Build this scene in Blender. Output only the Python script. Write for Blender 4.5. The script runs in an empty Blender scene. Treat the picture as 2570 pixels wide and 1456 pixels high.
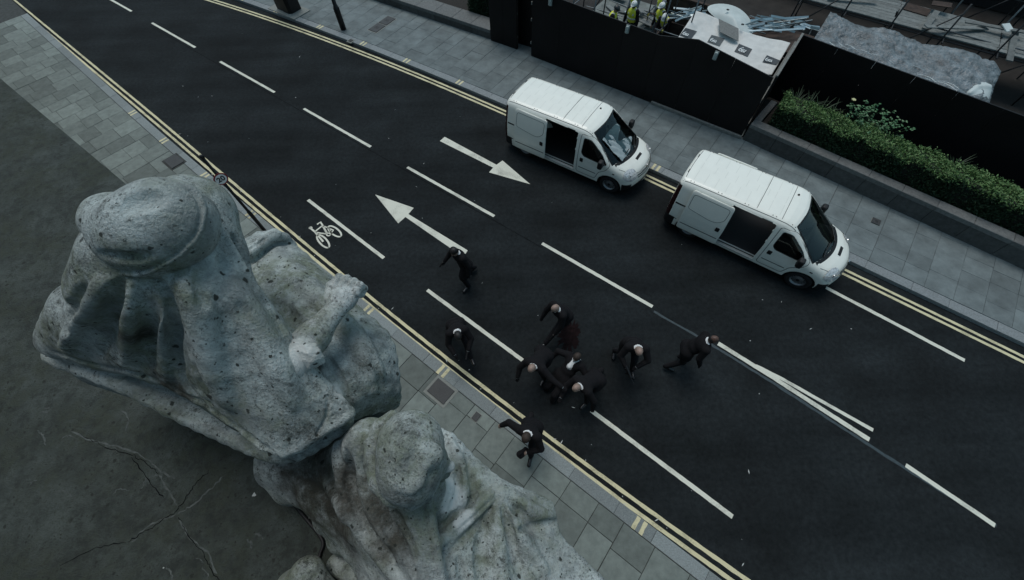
import bpy, bmesh, math, random
import numpy as np
from mathutils import Vector, Matrix
random.seed(7)
rng = np.random.default_rng(7)
rad = math.radians
scene = bpy.context.scene
COL = scene.collection

# ------------------------------------------------------------------ camera
CAM_H = 10.378
PITCH, ROLL = 1.04287, -0.03653
FOC = 1552.28 / 3840.0            # focal length in picture widths
def cam_axes():
    f = Vector((0, math.cos(PITCH), -math.sin(PITCH))); r = Vector((1, 0, 0)); u = r.cross(f)
    c, s = math.cos(ROLL), math.sin(ROLL)
    return c * r + s * u, c * u - s * r, f
CR, CU, CF = cam_axes()
cam_data = bpy.data.cameras.new('camera')
cam = bpy.data.objects.new('camera', cam_data); COL.objects.link(cam)
cam.matrix_world = Matrix(((CR.x, CU.x, -CF.x, 0), (CR.y, CU.y, -CF.y, 0), (CR.z, CU.z, -CF.z, CAM_H), (0, 0, 0, 1)))
cam_data.sensor_width = 36; cam_data.lens = 36 * FOC; cam_data.clip_start = 0.05; cam_data.clip_end = 3000
scene.camera = cam

# ------------------------------------------------------------------ light (overcast)
SUN_EL, SUN_AZ = rad(70), rad(345)
world = bpy.data.worlds.new('World'); scene.world = world; world.use_nodes = True
wn = world.node_tree; wn.nodes.clear()
sky = wn.nodes.new('ShaderNodeTexSky'); sky.sky_type = 'NISHITA'; sky.sun_disc = False
sky.sun_elevation = SUN_EL; sky.sun_rotation = SUN_AZ; sky.air_density = 1.0; sky.dust_density = 2.0; sky.ozone_density = 1.0
hsv = wn.nodes.new('ShaderNodeHueSaturation'); hsv.inputs['Saturation'].default_value = 1.05; hsv.inputs['Hue'].default_value = 0.462
bg = wn.nodes.new('ShaderNodeBackground'); bg.inputs['Strength'].default_value = 0.09
wo = wn.nodes.new('ShaderNodeOutputWorld')
wn.links.new(sky.outputs[0], hsv.inputs['Color']); wn.links.new(hsv.outputs[0], bg.inputs['Color']); wn.links.new(bg.outputs[0], wo.inputs['Surface'])
sd = bpy.data.lights.new('sun', 'SUN'); sd.energy = 0.95; sd.angle = rad(32); sd.color = (0.99, 1.0, 0.95)
sun = bpy.data.objects.new('sun', sd); COL.objects.link(sun)
sdir = Vector((math.sin(SUN_AZ) * math.cos(SUN_EL), math.cos(SUN_AZ) * math.cos(SUN_EL), math.sin(SUN_EL)))
sun.rotation_euler = sdir.to_track_quat('Z', 'Y').to_euler(); sun.location = (0, 0, 40)
scene.view_settings.view_transform = 'Standard'; scene.view_settings.look = 'None'
scene.view_settings.exposure = 0.36; scene.view_settings.gamma = 1.0
scene.view_settings.use_curve_mapping = False

# ------------------------------------------------------------------ measuring: photo point (2569 wide) -> place at height z
def pt(x, y, z=0.0):
    X = (x / 2569.0 - 0.5) / FOC; Y = -(y - 728.0) / 2569.0 / FOC
    d = X * CR + Y * CU + CF
    t = (z - CAM_H) / d.z
    return Vector((0, 0, CAM_H)) + t * d
def pxr(x, y, z, r):
    """radius in metres of something r photo pixels across at that place"""
    return r / 2569.0 / FOC * (pt(x, y, z) - Vector((0, 0, CAM_H))).dot(CF)

# ------------------------------------------------------------------ object helpers
def tag(o, label=None, cat=None, group=None, kind=None):
    if label: o['label'] = label
    if cat: o['category'] = cat
    if group: o['group'] = group
    if kind: o['kind'] = kind
    return o
def empty(name, loc=(0, 0, 0), rz=0.0, parent=None):
    o = bpy.data.objects.new(name, None); COL.objects.link(o); o.location = loc; o.rotation_euler = (0, 0, rz)
    o.empty_display_size = 0.1
    if parent: o.parent = parent
    return o
def link(name, me, mat=None, parent=None, loc=None, rot=None, scale=None):
    o = bpy.data.objects.new(name, me); COL.objects.link(o)
    if mat is not None and len(me.materials) == 0:
        for m in (mat if isinstance(mat, (list, tuple)) else [mat]): me.materials.append(m)
    if parent: o.parent = parent
    if loc is not None: o.location = loc
    if rot is not None: o.rotation_euler = rot
    if scale is not None: o.scale = scale
    return o
def mesh(name, v, f, smooth=False, mi=None):
    me = bpy.data.meshes.new(name)
    if isinstance(v, np.ndarray): v = v.tolist()
    if isinstance(f, np.ndarray): f = f.tolist()
    me.from_pydata([tuple(a) for a in v], [], f)
    if mi is not None: me.polygons.foreach_set('material_index', np.asarray(mi, dtype=np.int32))
    if smooth: me.polygons.foreach_set('use_smooth', np.ones(len(me.polygons), dtype=bool))
    me.update(); return me
class MB:
    """collects simple shapes into ONE mesh"""
    def __init__(s): s.v = []; s.f = []; s.m = []
    def add(s, v, f, m=0):
        o = len(s.v); s.v += [tuple(a) for a in v]; s.f += [[i + o for i in q] for q in f]; s.m += [m] * len(f); return s
    def box(s, c, d, rz=0.0, ch=0.0, m=0, M=None):
        hx, hy, hz = d[0] / 2, d[1] / 2, d[2] / 2
        R = Matrix.Rotation(rz, 3, 'Z') if M is None else M
        c = Vector(c)
        if ch <= 0:
            vs = [(-hx, -hy, -hz), (hx, -hy, -hz), (hx, hy, -hz), (-hx, hy, -hz), (-hx, -hy, hz), (hx, -hy, hz), (hx, hy, hz), (-hx, hy, hz)]
            fs = [(0, 3, 2, 1), (4, 5, 6, 7), (0, 1, 5, 4), (1, 2, 6, 5), (2, 3, 7, 6), (3, 0, 4, 7)]
        else:
            vs = []
            for z, k in ((-hz, 0), (hz - ch, 0), (hz, ch)):
                vs += [(-hx + k, -hy + k, z), (hx - k, -hy + k, z), (hx - k, hy - k, z), (-hx + k, hy - k, z)]
            fs = [(0, 3, 2, 1), (8, 9, 10, 11)]
            for b in (0, 4):
                for i in range(4): fs.append((b + i, b + (i + 1) % 4, b + 4 + (i + 1) % 4, b + 4 + i))
        return s.add([c + R @ Vector(v) for v in vs], fs, m)
    def tube(s, pts, r, n=8, cap=True, m=0, flat=1.0):
        pts = [Vector(p) for p in pts]; vs = []; fs = []
        rs = r if isinstance(r, (list, tuple)) else [r] * len(pts)
        ref = None
        for i, p in enumerate(pts):
            d = (pts[min(i + 1, len(pts) - 1)] - pts[max(i - 1, 0)]).normalized()
            if ref is None:
                ref = Vector((0, 0, 1)) if abs(d.z) < .9 else Vector((1, 0, 0))
            a = (ref - d * ref.dot(d)).normalized(); b = d.cross(a); ref = a
            for k in range(n):
                t = 2 * math.pi * k / n
                vs.append(p + rs[i] * (math.cos(t) * a * flat + math.sin(t) * b))
        for i in range(len(pts) - 1):
            for k in range(n):
                fs.append((i * n + k, i * n + (k + 1) % n, (i + 1) * n + (k + 1) % n, (i + 1) * n + k))
        if cap:
            fs.append(tuple(range(n))[::-1]); fs.append(tuple(range((len(pts) - 1) * n, len(pts) * n)))
        return s.add(vs, fs, m)
    def prism(s, poly, z0, z1, m=0):
        n = len(poly); vs = [(p[0], p[1], z0) for p in poly] + [(p[0], p[1], z1) for p in poly]
        a = sum(poly[i][0] * poly[(i + 1) % n][1] - poly[(i + 1) % n][0] * poly[i][1] for i in range(n))
        fs = [tuple(range(n))[::-1], tuple(range(n, 2 * n))] + [(i, (i + 1) % n, n + (i + 1) % n, n + i) for i in range(n)]
        if a < 0: fs = [f[::-1] for f in fs]
        return s.add(vs, fs, m)
    def lathe(s, prof, n=24, c=(0, 0, 0), axis='Z', m=0):
        vs = []; fs = []; c = Vector(c)
        for r, h in prof:
            for k in range(n):
                t = 2 * math.pi * k / n
                p = (r * math.cos(t), r * math.sin(t), h)
                if axis == 'Y': p = (p[0], p[2], -p[1])
                if axis == 'X': p = (p[2], p[0], p[1])
                vs.append(c + Vector(p))
        for i in range(len(prof) - 1):
            for k in range(n):
                fs.append((i * n + k, i * n + (k + 1) % n, (i + 1) * n + (k + 1) % n, (i + 1) * n + k))
        return s.add(vs, fs, m)
    def ribbon(s, pts, w, nrm, lift=0.0, m=0):
        """flat strip along pts, nrm = surface normal(s)"""
        pts = [Vector(p) for p in pts]; vs = []; fs = []
        for i, p in enumerate(pts):
            d = (pts[min(i + 1, len(pts) - 1)] - pts[max(i - 1, 0)]).normalized()
            nn = Vector(nrm[i]) if isinstance(nrm, list) else Vector(nrm)
            t = nn.cross(d).normalized()
            vs += [p + t * w / 2 + nn * lift, p - t * w / 2 + nn * lift]
        for i in range(len(pts) - 1): fs.append((2 * i, 2 * i + 1, 2 * i + 3, 2 * i + 2))
        return s.add(vs, fs, m)
    def mesh(s, name, smooth=False): return mesh(name, s.v, s.f, smooth, s.m)
    def build(s, name, mat, parent=None, smooth=False, loc=None):
        return link(name, s.mesh(name, smooth), mat, parent, loc)
def copy_tree(o, parent=None):
    c = o.copy(); COL.objects.link(c); c.parent = parent
    for ch in [x for x in COL.objects if x.parent == o]: copy_tree(ch, c)
    return c

# ------------------------------------------------------------------ materials
MATS = {}
def mat(name, col, rough=0.7, var=0.0, scale=6.0, bump=0.0, bscale=60.0, metal=0.0, coat=0.0, col2=None, rnd=0.0, spec=0.5, detail=6.0, bdist=0.01):
    m = bpy.data.materials.new(name); m.use_nodes = True; n = m.node_tree.nodes; L = m.node_tree.links
    b = n['Principled BSDF']; b.inputs['Roughness'].default_value = rough; b.inputs['Metallic'].default_value = metal
    b.inputs['Coat Weight'].default_value = coat; b.inputs['Specular IOR Level'].default_value = spec
    tc = n.new('ShaderNodeTexCoord'); geo = n.new('ShaderNodeNewGeometry')
    src = geo.outputs['Position']
    base = (*col, 1)
    b.inputs['Base Color'].default_value = base
    out = None
    if var > 0 or col2:
        t = n.new('ShaderNodeTexNoise'); t.inputs['Scale'].default_value = scale; t.inputs['Detail'].default_value = detail; t.inputs['Roughness'].default_value = 0.65
        L.new(src, t.inputs['Vector'])
        r = n.new('ShaderNodeValToRGB'); c2 = col2 or tuple(min(1, c * (1 + var)) for c in col); c1 = col if col2 else tuple(c * (1 - var) for c in col)
        r.color_ramp.elements[0].position = 0.3; r.color_ramp.elements[0].color = (*c1, 1)
        r.color_ramp.elements[1].position = 0.72; r.color_ramp.elements[1].color = (*c2, 1)
        L.new(t.outputs['Fac'], r.inputs['Fac']); out = r.outputs['Color']
    if rnd > 0:
        oi = n.new('ShaderNodeObjectInfo'); mp = n.new('ShaderNodeMapRange'); mp.inputs['To Min'].default_value = 1 - rnd; mp.inputs['To Max'].default_value = 1 + rnd
        L.new(oi.outputs['Random'], mp.inputs['Value'])
        mx = n.new('ShaderNodeMix'); mx.data_type = 'RGBA'; mx.blend_type = 'MULTIPLY'; mx.inputs['Factor'].default_value = 1
        if out is not None: L.new(out, mx.inputs[6])
        else: mx.inputs[6].default_value = base
        L.new(mp.outputs[0], mx.inputs[7]); out = mx.outputs[2]
    if out is not None: L.new(out, b.inputs['Base Color'])
    if bump > 0:
        t2 = n.new('ShaderNodeTexNoise'); t2.inputs['Scale'].default_value = bscale; t2.inputs['Detail'].default_value = 5
        L.new(src, t2.inputs['Vector'])
        bm = n.new('ShaderNodeBump'); bm.inputs['Strength'].default_value = bump; bm.inputs['Distance'].default_value = bdist
        L.new(t2.outputs['Fac'], bm.inputs['Height']); L.new(bm.outputs['Normal'], b.inputs['Normal'])
    MATS[name] = m; return m

# ------------------------------------------------------------------ solid modelling: smooth union of shapes on a grid -> mesh
class Solid:
    def __init__(s, lo, hi, h):
        s.lo = np.array(lo, np.float32); s.h = h
        s.n = np.maximum(4, np.ceil((np.array(hi) - np.array(lo)) / h).astype(int) + 1)
        s.F = np.full(s.n, 1.0, np.float32)
    def _win(s, lo, hi):
        a = np.clip(np.floor((np.array(lo) - s.lo) / s.h).astype(int), 0, s.n - 1); b = np.clip(np.ceil((np.array(hi) - s.lo) / s.h).astype(int) + 1, 1, s.n)
        if np.any(b <= a): return None
        sl = tuple(slice(a[i], b[i]) for i in range(3))
        X, Y, Z = np.meshgrid(*[(s.lo[i] + s.h * np.arange(a[i], b[i])).astype(np.float32) for i in range(3)], indexing='ij', sparse=True)
        return sl, X, Y, Z
    def put(s, d, sl, k, op):
        A = s.F[sl]
        if op == 'u':
            h = np.maximum(k - np.abs(A - d), 0) / k; s.F[sl] = np.minimum(A, d) - h * h * k * .25
        elif op == 's':
            d = -d; h = np.maximum(k - np.abs(A - d), 0) / k; s.F[sl] = np.maximum(A, d) + h * h * k * .25
    def cap(s, a, b, ra, rb=None, k=0.03, op='u'):
        a = np.array(a, np.float32); b = np.array(b, np.float32); rb = ra if rb is None else rb
        R = max(ra, rb) + k + 2 * s.h
        w = s._win(np.minimum(a, b) - R, np.maximum(a, b) + R)
        if w is None: return s
        sl, X, Y, Z = w; ab = b - a; L2 = float(ab @ ab) + 1e-9
        t = np.clip(((X - a[0]) * ab[0] + (Y - a[1]) * ab[1] + (Z - a[2]) * ab[2]) / L2, 0, 1)
        d = np.sqrt((X - a[0] - t * ab[0]) ** 2 + (Y - a[1] - t * ab[1]) ** 2 + (Z - a[2] - t * ab[2]) ** 2) - (ra + (rb - ra) * t)
        s.put(d, sl, k, op); return s
    def chain(s, pts, r, k=0.03, op='u'):
        rs = r if isinstance(r, (list, tuple)) else [r] * len(pts)
        for i in range(len(pts) - 1): s.cap(pts[i], pts[i + 1], rs[i], rs[i + 1], k, op)
        return s
    def ell(s, c, r, M=None, k=0.03, op='u'):
        c = np.array(c, np.float32); r = np.array(r, np.float32); R = float(r.max()) + k + 2 * s.h
        w = s._win(c - R, c + R)
        if w is None: return s
        sl, X, Y, Z = w; q = [X - c[0], Y - c[1], Z - c[2]]
        if M is not None:
            A = np.array(M).T; q = [A[i][0] * q[0] + A[i][1] * q[1] + A[i][2] * q[2] for i in range(3)]
        k0 = np.sqrt((q[0] / r[0]) ** 2 + (q[1] / r[1]) ** 2 + (q[2] / r[2]) ** 2)
        k1 = np.sqrt((q[0] / r[0] ** 2) ** 2 + (q[1] / r[1] ** 2) ** 2 + (q[2] / r[2] ** 2) ** 2) + 1e-6
        s.put(k0 * (k0 - 1) / k1, sl, k, op); return s
    def box(s, c, hd, M=None, r=0.02, k=0.03, op='u'):
        c = np.array(c, np.float32); R = float(np.linalg.norm(hd)) + r + k + 2 * s.h
        w = s._win(c - R, c + R)
        if w is None: return s
        sl, X, Y, Z = w; q = [X - c[0], Y - c[1], Z - c[2]]
        if M is not None:
            A = np.array(M).T; q = [A[i][0] * q[0] + A[i][1] * q[1] + A[i][2] * q[2] for i in range(3)]
        q = [np.abs(q[i]) - (hd[i] - r) for i in range(3)]
        d = np.sqrt(sum(np.maximum(x, 0) ** 2 for x in q)) + np.minimum(np.maximum(np.maximum(q[0], q[1]), q[2]), 0) - r
        s.put(d, sl, k, op); return s
    def tri(s, a, b, c, r, k=0.03):
        a, b, c = [np.array(p, np.float32) for p in (a, b, c)]
        R = r + k + 2 * s.h; w = s._win(np.minimum(np.minimum(a, b), c) - R, np.maximum(np.maximum(a, b), c) + R)
        if w is None: return s
        sl, X, Y, Z = w
        def dot2(x, y, z): return x * x + y * y + z * z
        nor = np.cross(b - a, a - c); nn = float(nor @ nor) + 1e-12
        E = [(a, b), (b, c), (c, a)]; sg = 0; best = None
        for p, q in E:
            e = q - p; cr = np.cross(e, nor); px, py, pz = X - p[0], Y - p[1], Z - p[2]
            sg = sg + np.sign(cr[0] * px + cr[1] * py + cr[2] * pz)
            t = np.clip((e[0] * px + e[1] * py + e[2] * pz) / (float(e @ e) + 1e-12), 0, 1)
            dd = dot2(px - e[0] * t, py - e[1] * t, pz - e[2] * t)
            best = dd if best is None else np.minimum(best, dd)
        pl = (nor[0] * (X - a[0]) + nor[1] * (Y - a[1]) + nor[2] * (Z - a[2])) ** 2 / nn
        d = np.sqrt(np.where(sg < 2.0, best, pl)) - r
        s.put(d, sl, k, 'u'); return s
    def sheet(s, rows, r, k=0.05):
        for i in range(len(rows) - 1):
            A, B = rows[i], rows[i + 1]
            for j in range(min(len(A), len(B)) - 1):
                s.tri(A[j], A[j + 1], B[j], r, k); s.tri(A[j + 1], B[j + 1], B[j], r, k)
        return s
    def hit(s, x, y):
        """first point of the solid met when looking from above along a photo ray"""
        p0 = np.array(pt(x, y, float(s.lo[2] + s.h * (s.n[2] - 2)))); p1 = np.array(pt(x, y, float(s.lo[2] + s.h)))
        m = int(np.linalg.norm(p1 - p0) / (s.h * .4)) + 2; P = p0 + (p1 - p0) * np.linspace(0, 1, m)[:, None]
        I = np.round((P - s.lo) / s.h).astype(int); ok = np.all((I >= 0) & (I < s.n), axis=1); I = np.clip(I, 0, s.n - 1)
        v = np.where(ok, s.F[I[:, 0], I[:, 1], I[:, 2]], 1.0); j = np.argmax(v < 0)
        return Vector(P[j]) if v[j] < 0 else None
    def line_on(s, px, r, depth, k=.015, op='s', taper=True):
        """groove (op s) or raised fold (op u) following the surface under a photo polyline"""
        Q = []
        for a, b in zip(px[:-1], px[1:]):
            n = max(1, int(math.hypot(b[0] - a[0], b[1] - a[1]) / 9)); Q += [(a[0] + (b[0] - a[0]) * i / n, a[1] + (b[1] - a[1]) * i / n) for i in range(n)]
        Q.append(px[-1]); H = [s.hit(*q) for q in Q]; c = Vector((0, 0, CAM_H)); H = [(h + (c - h).normalized() * ((r - depth) if op == 's' else (depth - r))) for h in H if h is not None]
        if len(H) > 4:
            for _ in range(2): H = [H[0]] + [(H[i - 1] + H[i] * 2 + H[i + 1]) / 4 for i in range(1, len(H) - 1)] + [H[-1]]
        n = len(H) - 1
        for i in range(n):
            f = lambda t: (.45 + .55 * min(1, 4 * min(t, 1 - t))) if taper else 1.0
            s.cap(H[i], H[i + 1], r * f(i / n), r * f((i + 1) / n), k, op)
        return s
    def extract(s):
        F = s.F; neg = F < 0
        c = np.zeros(np.array(F.shape) - 1, np.uint8)
        for dx in (0, 1):
            for dy in (0, 1):
                for dz in (0, 1):
                    c += neg[dx:F.shape[0] - 1 + dx, dy:F.shape[1] - 1 + dy, dz:F.shape[2] - 1 + dz]
        act = np.argwhere((c > 0) & (c < 8))
        idx = np.full(c.shape, -1, np.int64); idx[act[:, 0], act[:, 1], act[:, 2]] = np.arange(len(act))
        acc = np.zeros((len(act), 3)); cnt = np.zeros(len(act))
        cor = [(i, j, k) for i in (0, 1) for j in (0, 1) for k in (0, 1)]
        for p in cor:
            for ax in range(3):
                if p[ax]: continue
                q = list(p); q[ax] = 1
                fa = F[act[:, 0] + p[0], act[:, 1] + p[1], act[:, 2] + p[2]]; fb = F[act[:, 0] + q[0], act[:, 1] + q[1], act[:, 2] + q[2]]
                ok = (fa < 0) != (fb < 0); t = fa[ok] / (fa[ok] - fb[ok])
                pos = np.tile(np.array(p, float), (ok.sum(), 1)); pos[:, ax] += t
                acc[ok] += pos; cnt[ok] += 1
        V = (act + acc / cnt[:, None]) * s.h + s.lo
        quads = []
        for ax in range(3):
            u, v = (ax + 1) % 3, (ax + 2) % 3
            sl0 = [slice(1, -1)] * 3; sl0[ax] = slice(0, -1); sl1 = list(sl0); sl1[ax] = slice(1, None)
            A, B = neg[tuple(sl0)], neg[tuple(sl1)]
            e = np.argwhere(A != B)
            if not len(e): continue
            fl = A[e[:, 0], e[:, 1], e[:, 2]]
            base = e + 1; base[:, ax] -= 1
            def at(du, dv):
                q = base.copy(); q[:, u] += du; q[:, v] += dv; return idx[q[:, 0], q[:, 1], q[:, 2]]
            Q = np.stack([at(-1, -1), at(0, -1), at(0, 0), at(-1, 0)], 1)
            Q[~fl] = Q[~fl][:, ::-1]
            quads.append(Q)
        return V, np.concatenate(quads)

# ================================================================== SETTING
S15 = 3840 / 2569.0
def zpt(ox, oy, sc):
    return lambda x, y, z=0.0: pt((ox + x / sc) / S15, (oy + y / sc) / S15, z)

def asphalt():
    m = bpy.data.materials.new('asphalt'); m.use_nodes = True; n = m.node_tree.nodes; L = m.node_tree.links
    b = n['Principled BSDF']; b.inputs['Roughness'].default_value = 0.82; b.inputs['Specular IOR Level'].default_value = 0.08
    g = n.new('ShaderNodeNewGeometry')
    def noise(s, d=5, r=.6):
        t = n.new('ShaderNodeTexNoise'); t.inputs['Scale'].default_value = s; t.inputs['Detail'].default_value = d; t.inputs['Roughness'].default_value = r
        L.new(g.outputs['Position'], t.inputs['Vector']); return t
    a = noise(0.45, 4); c = noise(9, 4, .8); e = noise(150, 3, .6)
    r1 = n.new('ShaderNodeValToRGB'); r1.color_ramp.elements[0].position = .32; r1.color_ramp.elements[0].color = (.0095, .0115, .0122, 1)
    r1.color_ramp.elements[1].position = .72; r1.color_ramp.elements[1].color = (.0175, .0220, .0240, 1); L.new(a.outputs['Fac'], r1.inputs['Fac'])
    r2 = n.new('ShaderNodeMapRange'); r2.inputs['From Min'].default_value = .3; r2.inputs['From Max'].default_value = .7; r2.inputs['To Min'].default_value = .62; r2.inputs['To Max'].default_value = 1.35; L.new(c.outputs['Fac'], r2.inputs['Value'])
    r3 = n.new('ShaderNodeMapRange'); r3.inputs['From Min'].default_value = .3; r3.inputs['From Max'].default_value = .75; r3.inputs['To Min'].default_value = .6; r3.inputs['To Max'].default_value = 1.6; L.new(e.outputs['Fac'], r3.inputs['Value'])
    mu = n.new('ShaderNodeMath'); mu.operation = 'MULTIPLY'; L.new(r2.outputs[0], mu.inputs[0]); L.new(r3.outputs[0], mu.inputs[1])
    mx = n.new('ShaderNodeMix'); mx.data_type = 'RGBA'; mx.blend_type = 'MULTIPLY'; mx.inputs['Factor'].default_value = 1
    L.new(r1.outputs['Color'], mx.inputs[6]); L.new(mu.outputs[0], mx.inputs[7]); L.new(mx.outputs[2], b.inputs['Base Color'])
    mpg = n.new('ShaderNodeMapping'); mpg.inputs['Rotation'].default_value = (0, 0, rad(38)); mpg.inputs['Scale'].default_value = (.12, 1.1, 1); L.new(g.outputs['Position'], mpg.inputs['Vector'])
    trk = n.new('ShaderNodeTexNoise'); trk.inputs['Scale'].default_value = 1.0; trk.inputs['Detail'].default_value = 5; L.new(mpg.outputs[0], trk.inputs['Vector'])
    r4 = n.new('ShaderNodeMapRange'); r4.inputs['From Min'].default_value = .35; r4.inputs['From Max'].default_value = .65; r4.inputs['To Min'].default_value = .78; r4.inputs['To Max'].default_value = 1.25; L.new(trk.outputs['Fac'], r4.inputs['Value'])
    mx2 = n.new('ShaderNodeMix'); mx2.data_type = 'RGBA'; mx2.blend_type = 'MULTIPLY'; mx2.inputs['Factor'].default_value = 1; L.new(mx.outputs[2], mx2.inputs[6]); L.new(r4.outputs[0], mx2.inputs[7]); L.new(mx2.outputs[2], b.inputs['Base Color'])
    bm = n.new('ShaderNodeBump'); bm.inputs['Strength'].default_value = .5; bm.inputs['Distance'].default_value = .006
    L.new(e.outputs['Fac'], bm.inputs['Height']); L.new(bm.outputs['Normal'], b.inputs['Normal'])
    return m
def paint(name, col, wear=0.25):
    m = mat(name, col, .75, bump=.3, bscale=120, bdist=.004); n = m.node_tree.nodes; L = m.node_tree.links; b = n['Principled BSDF']
    g = n.new('ShaderNodeNewGeometry'); t = n.new('ShaderNodeTexNoise'); t.inputs['Scale'].default_value = 26; t.inputs['Detail'].default_value = 7; t.inputs['Roughness'].default_value = .75
    L.new(g.outputs['Position'], t.inputs['Vector'])
    t2 = n.new('ShaderNodeTexNoise'); t2.inputs['Scale'].default_value = 2.2; L.new(g.outputs['Position'], t2.inputs['Vector'])
    ad = n.new('ShaderNodeMath'); ad.operation = 'ADD'; L.new(t.outputs['Fac'], ad.inputs[0]); L.new(t2.outputs['Fac'], ad.inputs[1])
    r = n.new('ShaderNodeValToRGB'); e = r.color_ramp.elements
    e[0].position = .66; e[0].color = tuple(c * (1 - 2.8 * wear) for c in col) + (1,)
    e[1].position = 1.0; e[1].color = (*col, 1)
    L.new(ad.outputs[0], r.inputs['Fac']); L.new(r.outputs['Color'], b.inputs['Base Color']); return m
M_ASPH = asphalt()
M_WHITE = paint('road_paint_white', (.63, .64, .55), .16)
M_YEL = paint('road_paint_yellow', (.60, .56, .355), .20)
M_SEAM = mat('bitumen_seam', (.0065, .0075, .0082), .9, spec=.05)
M_OLD = mat('worn_blue_line', (.030, .048, .056), .7, var=.35, scale=14)
M_SLAB = mat('york_stone_slab', (.150, .178, .165), .85, var=.22, scale=5, bump=.4, bscale=70, rnd=.30)
M_SLABF = mat('grey_paving_slab', (.128, .155, .158), .85, var=.30, scale=2.2, bump=.35, bscale=70, rnd=.13)
M_KERB = mat('granite_kerb', (.190, .220, .222), .8, var=.38, scale=55, bump=.4, bscale=90, rnd=.15)
M_KERBF = mat('granite_kerb_far', (.200, .225, .232), .8, var=.3, scale=30, bump=.4, bscale=90, rnd=.10)
M_MORTAR = mat('joint_mortar', (.045, .050, .048), .95, var=.4, scale=8)
M_EARTH = mat('site_earth', (.022, .020, .018), .95, var=.4, scale=2)

class Path:
    """smooth line through measured points, straight beyond its ends"""
    def __init__(s, pts, deg=3):
        P = np.array([(p[0], p[1]) for p in pts]); s.o = P.mean(0)
        _, _, vt = np.linalg.svd(P - s.o); d = vt[0]; d = d if d[0] > 0 else -d
        s.d = d; s.n = np.array([-d[1], d[0]])
        u = (P - s.o) @ s.d; v = (P - s.o) @ s.n; s.c = np.polyfit(u, v, deg); s.dc = np.polyder(s.c); s.u0, s.u1 = u.min(), u.max()
    def v(s, u):
        q = min(max(u, s.u0), s.u1); return float(np.polyval(s.c, q) + np.polyval(s.dc, q) * (u - q))
    def at(s, u, off=0.0):
        q = min(max(u, s.u0), s.u1); k = float(np.polyval(s.dc, q)); t = s.d + k * s.n; t /= np.linalg.norm(t); nn = np.array([-t[1], t[0]])
        p = s.o + u * s.d + s.v(u) * s.n + off * nn; return Vector((p[0], p[1], 0)), math.atan2(t[1], t[0])
    def line(s, a, b, off=0.0, step=.5, z=0.0):
        n = max(2, int(abs(b - a) / step) + 1); out = []
        for i in range(n):
            p, _ = s.at(a + (b - a) * i / (n - 1), off); out.append(Vector((p.x, p.y, z)))
        return out
NK = Path([pt(x, y, .06) for x, y in [(321, 262), (420, 345), (560, 463), (700, 585), (830, 690), (960, 800), (1100, 905), (1250, 1020), (1450, 1172), (1600, 1290), (1750, 1410), (1800, 1456)]])
FK = Path([pt(x, y, .06) for x, y in [(590, 0), (700, 38), (830, 85), (1000, 155), (1130, 210), (1260, 266), (1640, 430), (1700, 455), (2125, 655), (2247, 715)]])
NY = Path([pt(x, y) for x, y in [(321, 238), (503, 390), (663, 528), (800, 642), (960, 775), (1170, 940), (1500, 1187), (1700, 1335), (1868, 1456)]])
FY = Path([pt(x, y) for x, y in [(515, 0), (650, 42), (800, 98), (1000, 172), (1268, 291), (1620, 452), (1700, 483), (2115, 688), (2247, 752)]])
PVH = 0.12

# ground and road
tag(MB().add([(-600, -600, -.05), (600, -600, -.05), (600, 600, -.05), (-600, 600, -.05)], [(0, 1, 2, 3)]).build('ground', M_EARTH), kind='structure')
nl = NK.line(-45, 40, 0.15); fl = FK.line(-45, 40, 0.0)
road_mb = MB(); k = len(nl)
road_mb.add([(p.x, p.y, 0) for p in NK.line(-45, 40, -.1, 1.0)] + [(p.x, p.y, 0) for p in FK.line(-45, 40, .1, 1.0)],
            [(i, i + 1, 87 - 1 + i + 1 - 0, 86 + i) for i in range(85)])
road = tag(road_mb.build('road', M_ASPH), kind='structure')
def mark(name, poly, m=M_WHITE, z=.004):
    return MB().add([(p[0], p[1], z) for p in poly], [tuple(range(len(poly)))] if True else []).build(name, m, road)
def strip(name, pts, w, m=M_WHITE, z=.004, jit=0.004, parent=None, seg=.12):
    P = []; 
    for a, b in zip(pts[:-1], pts[1:]):
        a, b = Vector((a[0], a[1], 0)), Vector((b[0], b[1], 0)); q = max(1, int((b - a).length / seg))
        P += [a.lerp(b, i / q) for i in range(q)]
    P.append(Vector((pts[-1][0], pts[-1][1], 0)))
    vs = []; fs = []
    for i, p in enumerate(P):
        d = (P[min(i + 1, len(P) - 1)] - P[max(i - 1, 0)]).normalized(); t = Vector((-d.y, d.x, 0))
        vs += [p + t * (w / 2 + random.uniform(-jit, jit)) + Vector((0, 0, z)), p - t * (w / 2 + random.uniform(-jit, jit)) + Vector((0, 0, z))]
    for i in range(len(P) - 1): fs.append((2 * i + 1, 2 * i + 3, 2 * i + 2, 2 * i))
    return MB().add(vs, fs).build(name, m, parent or road)
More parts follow.
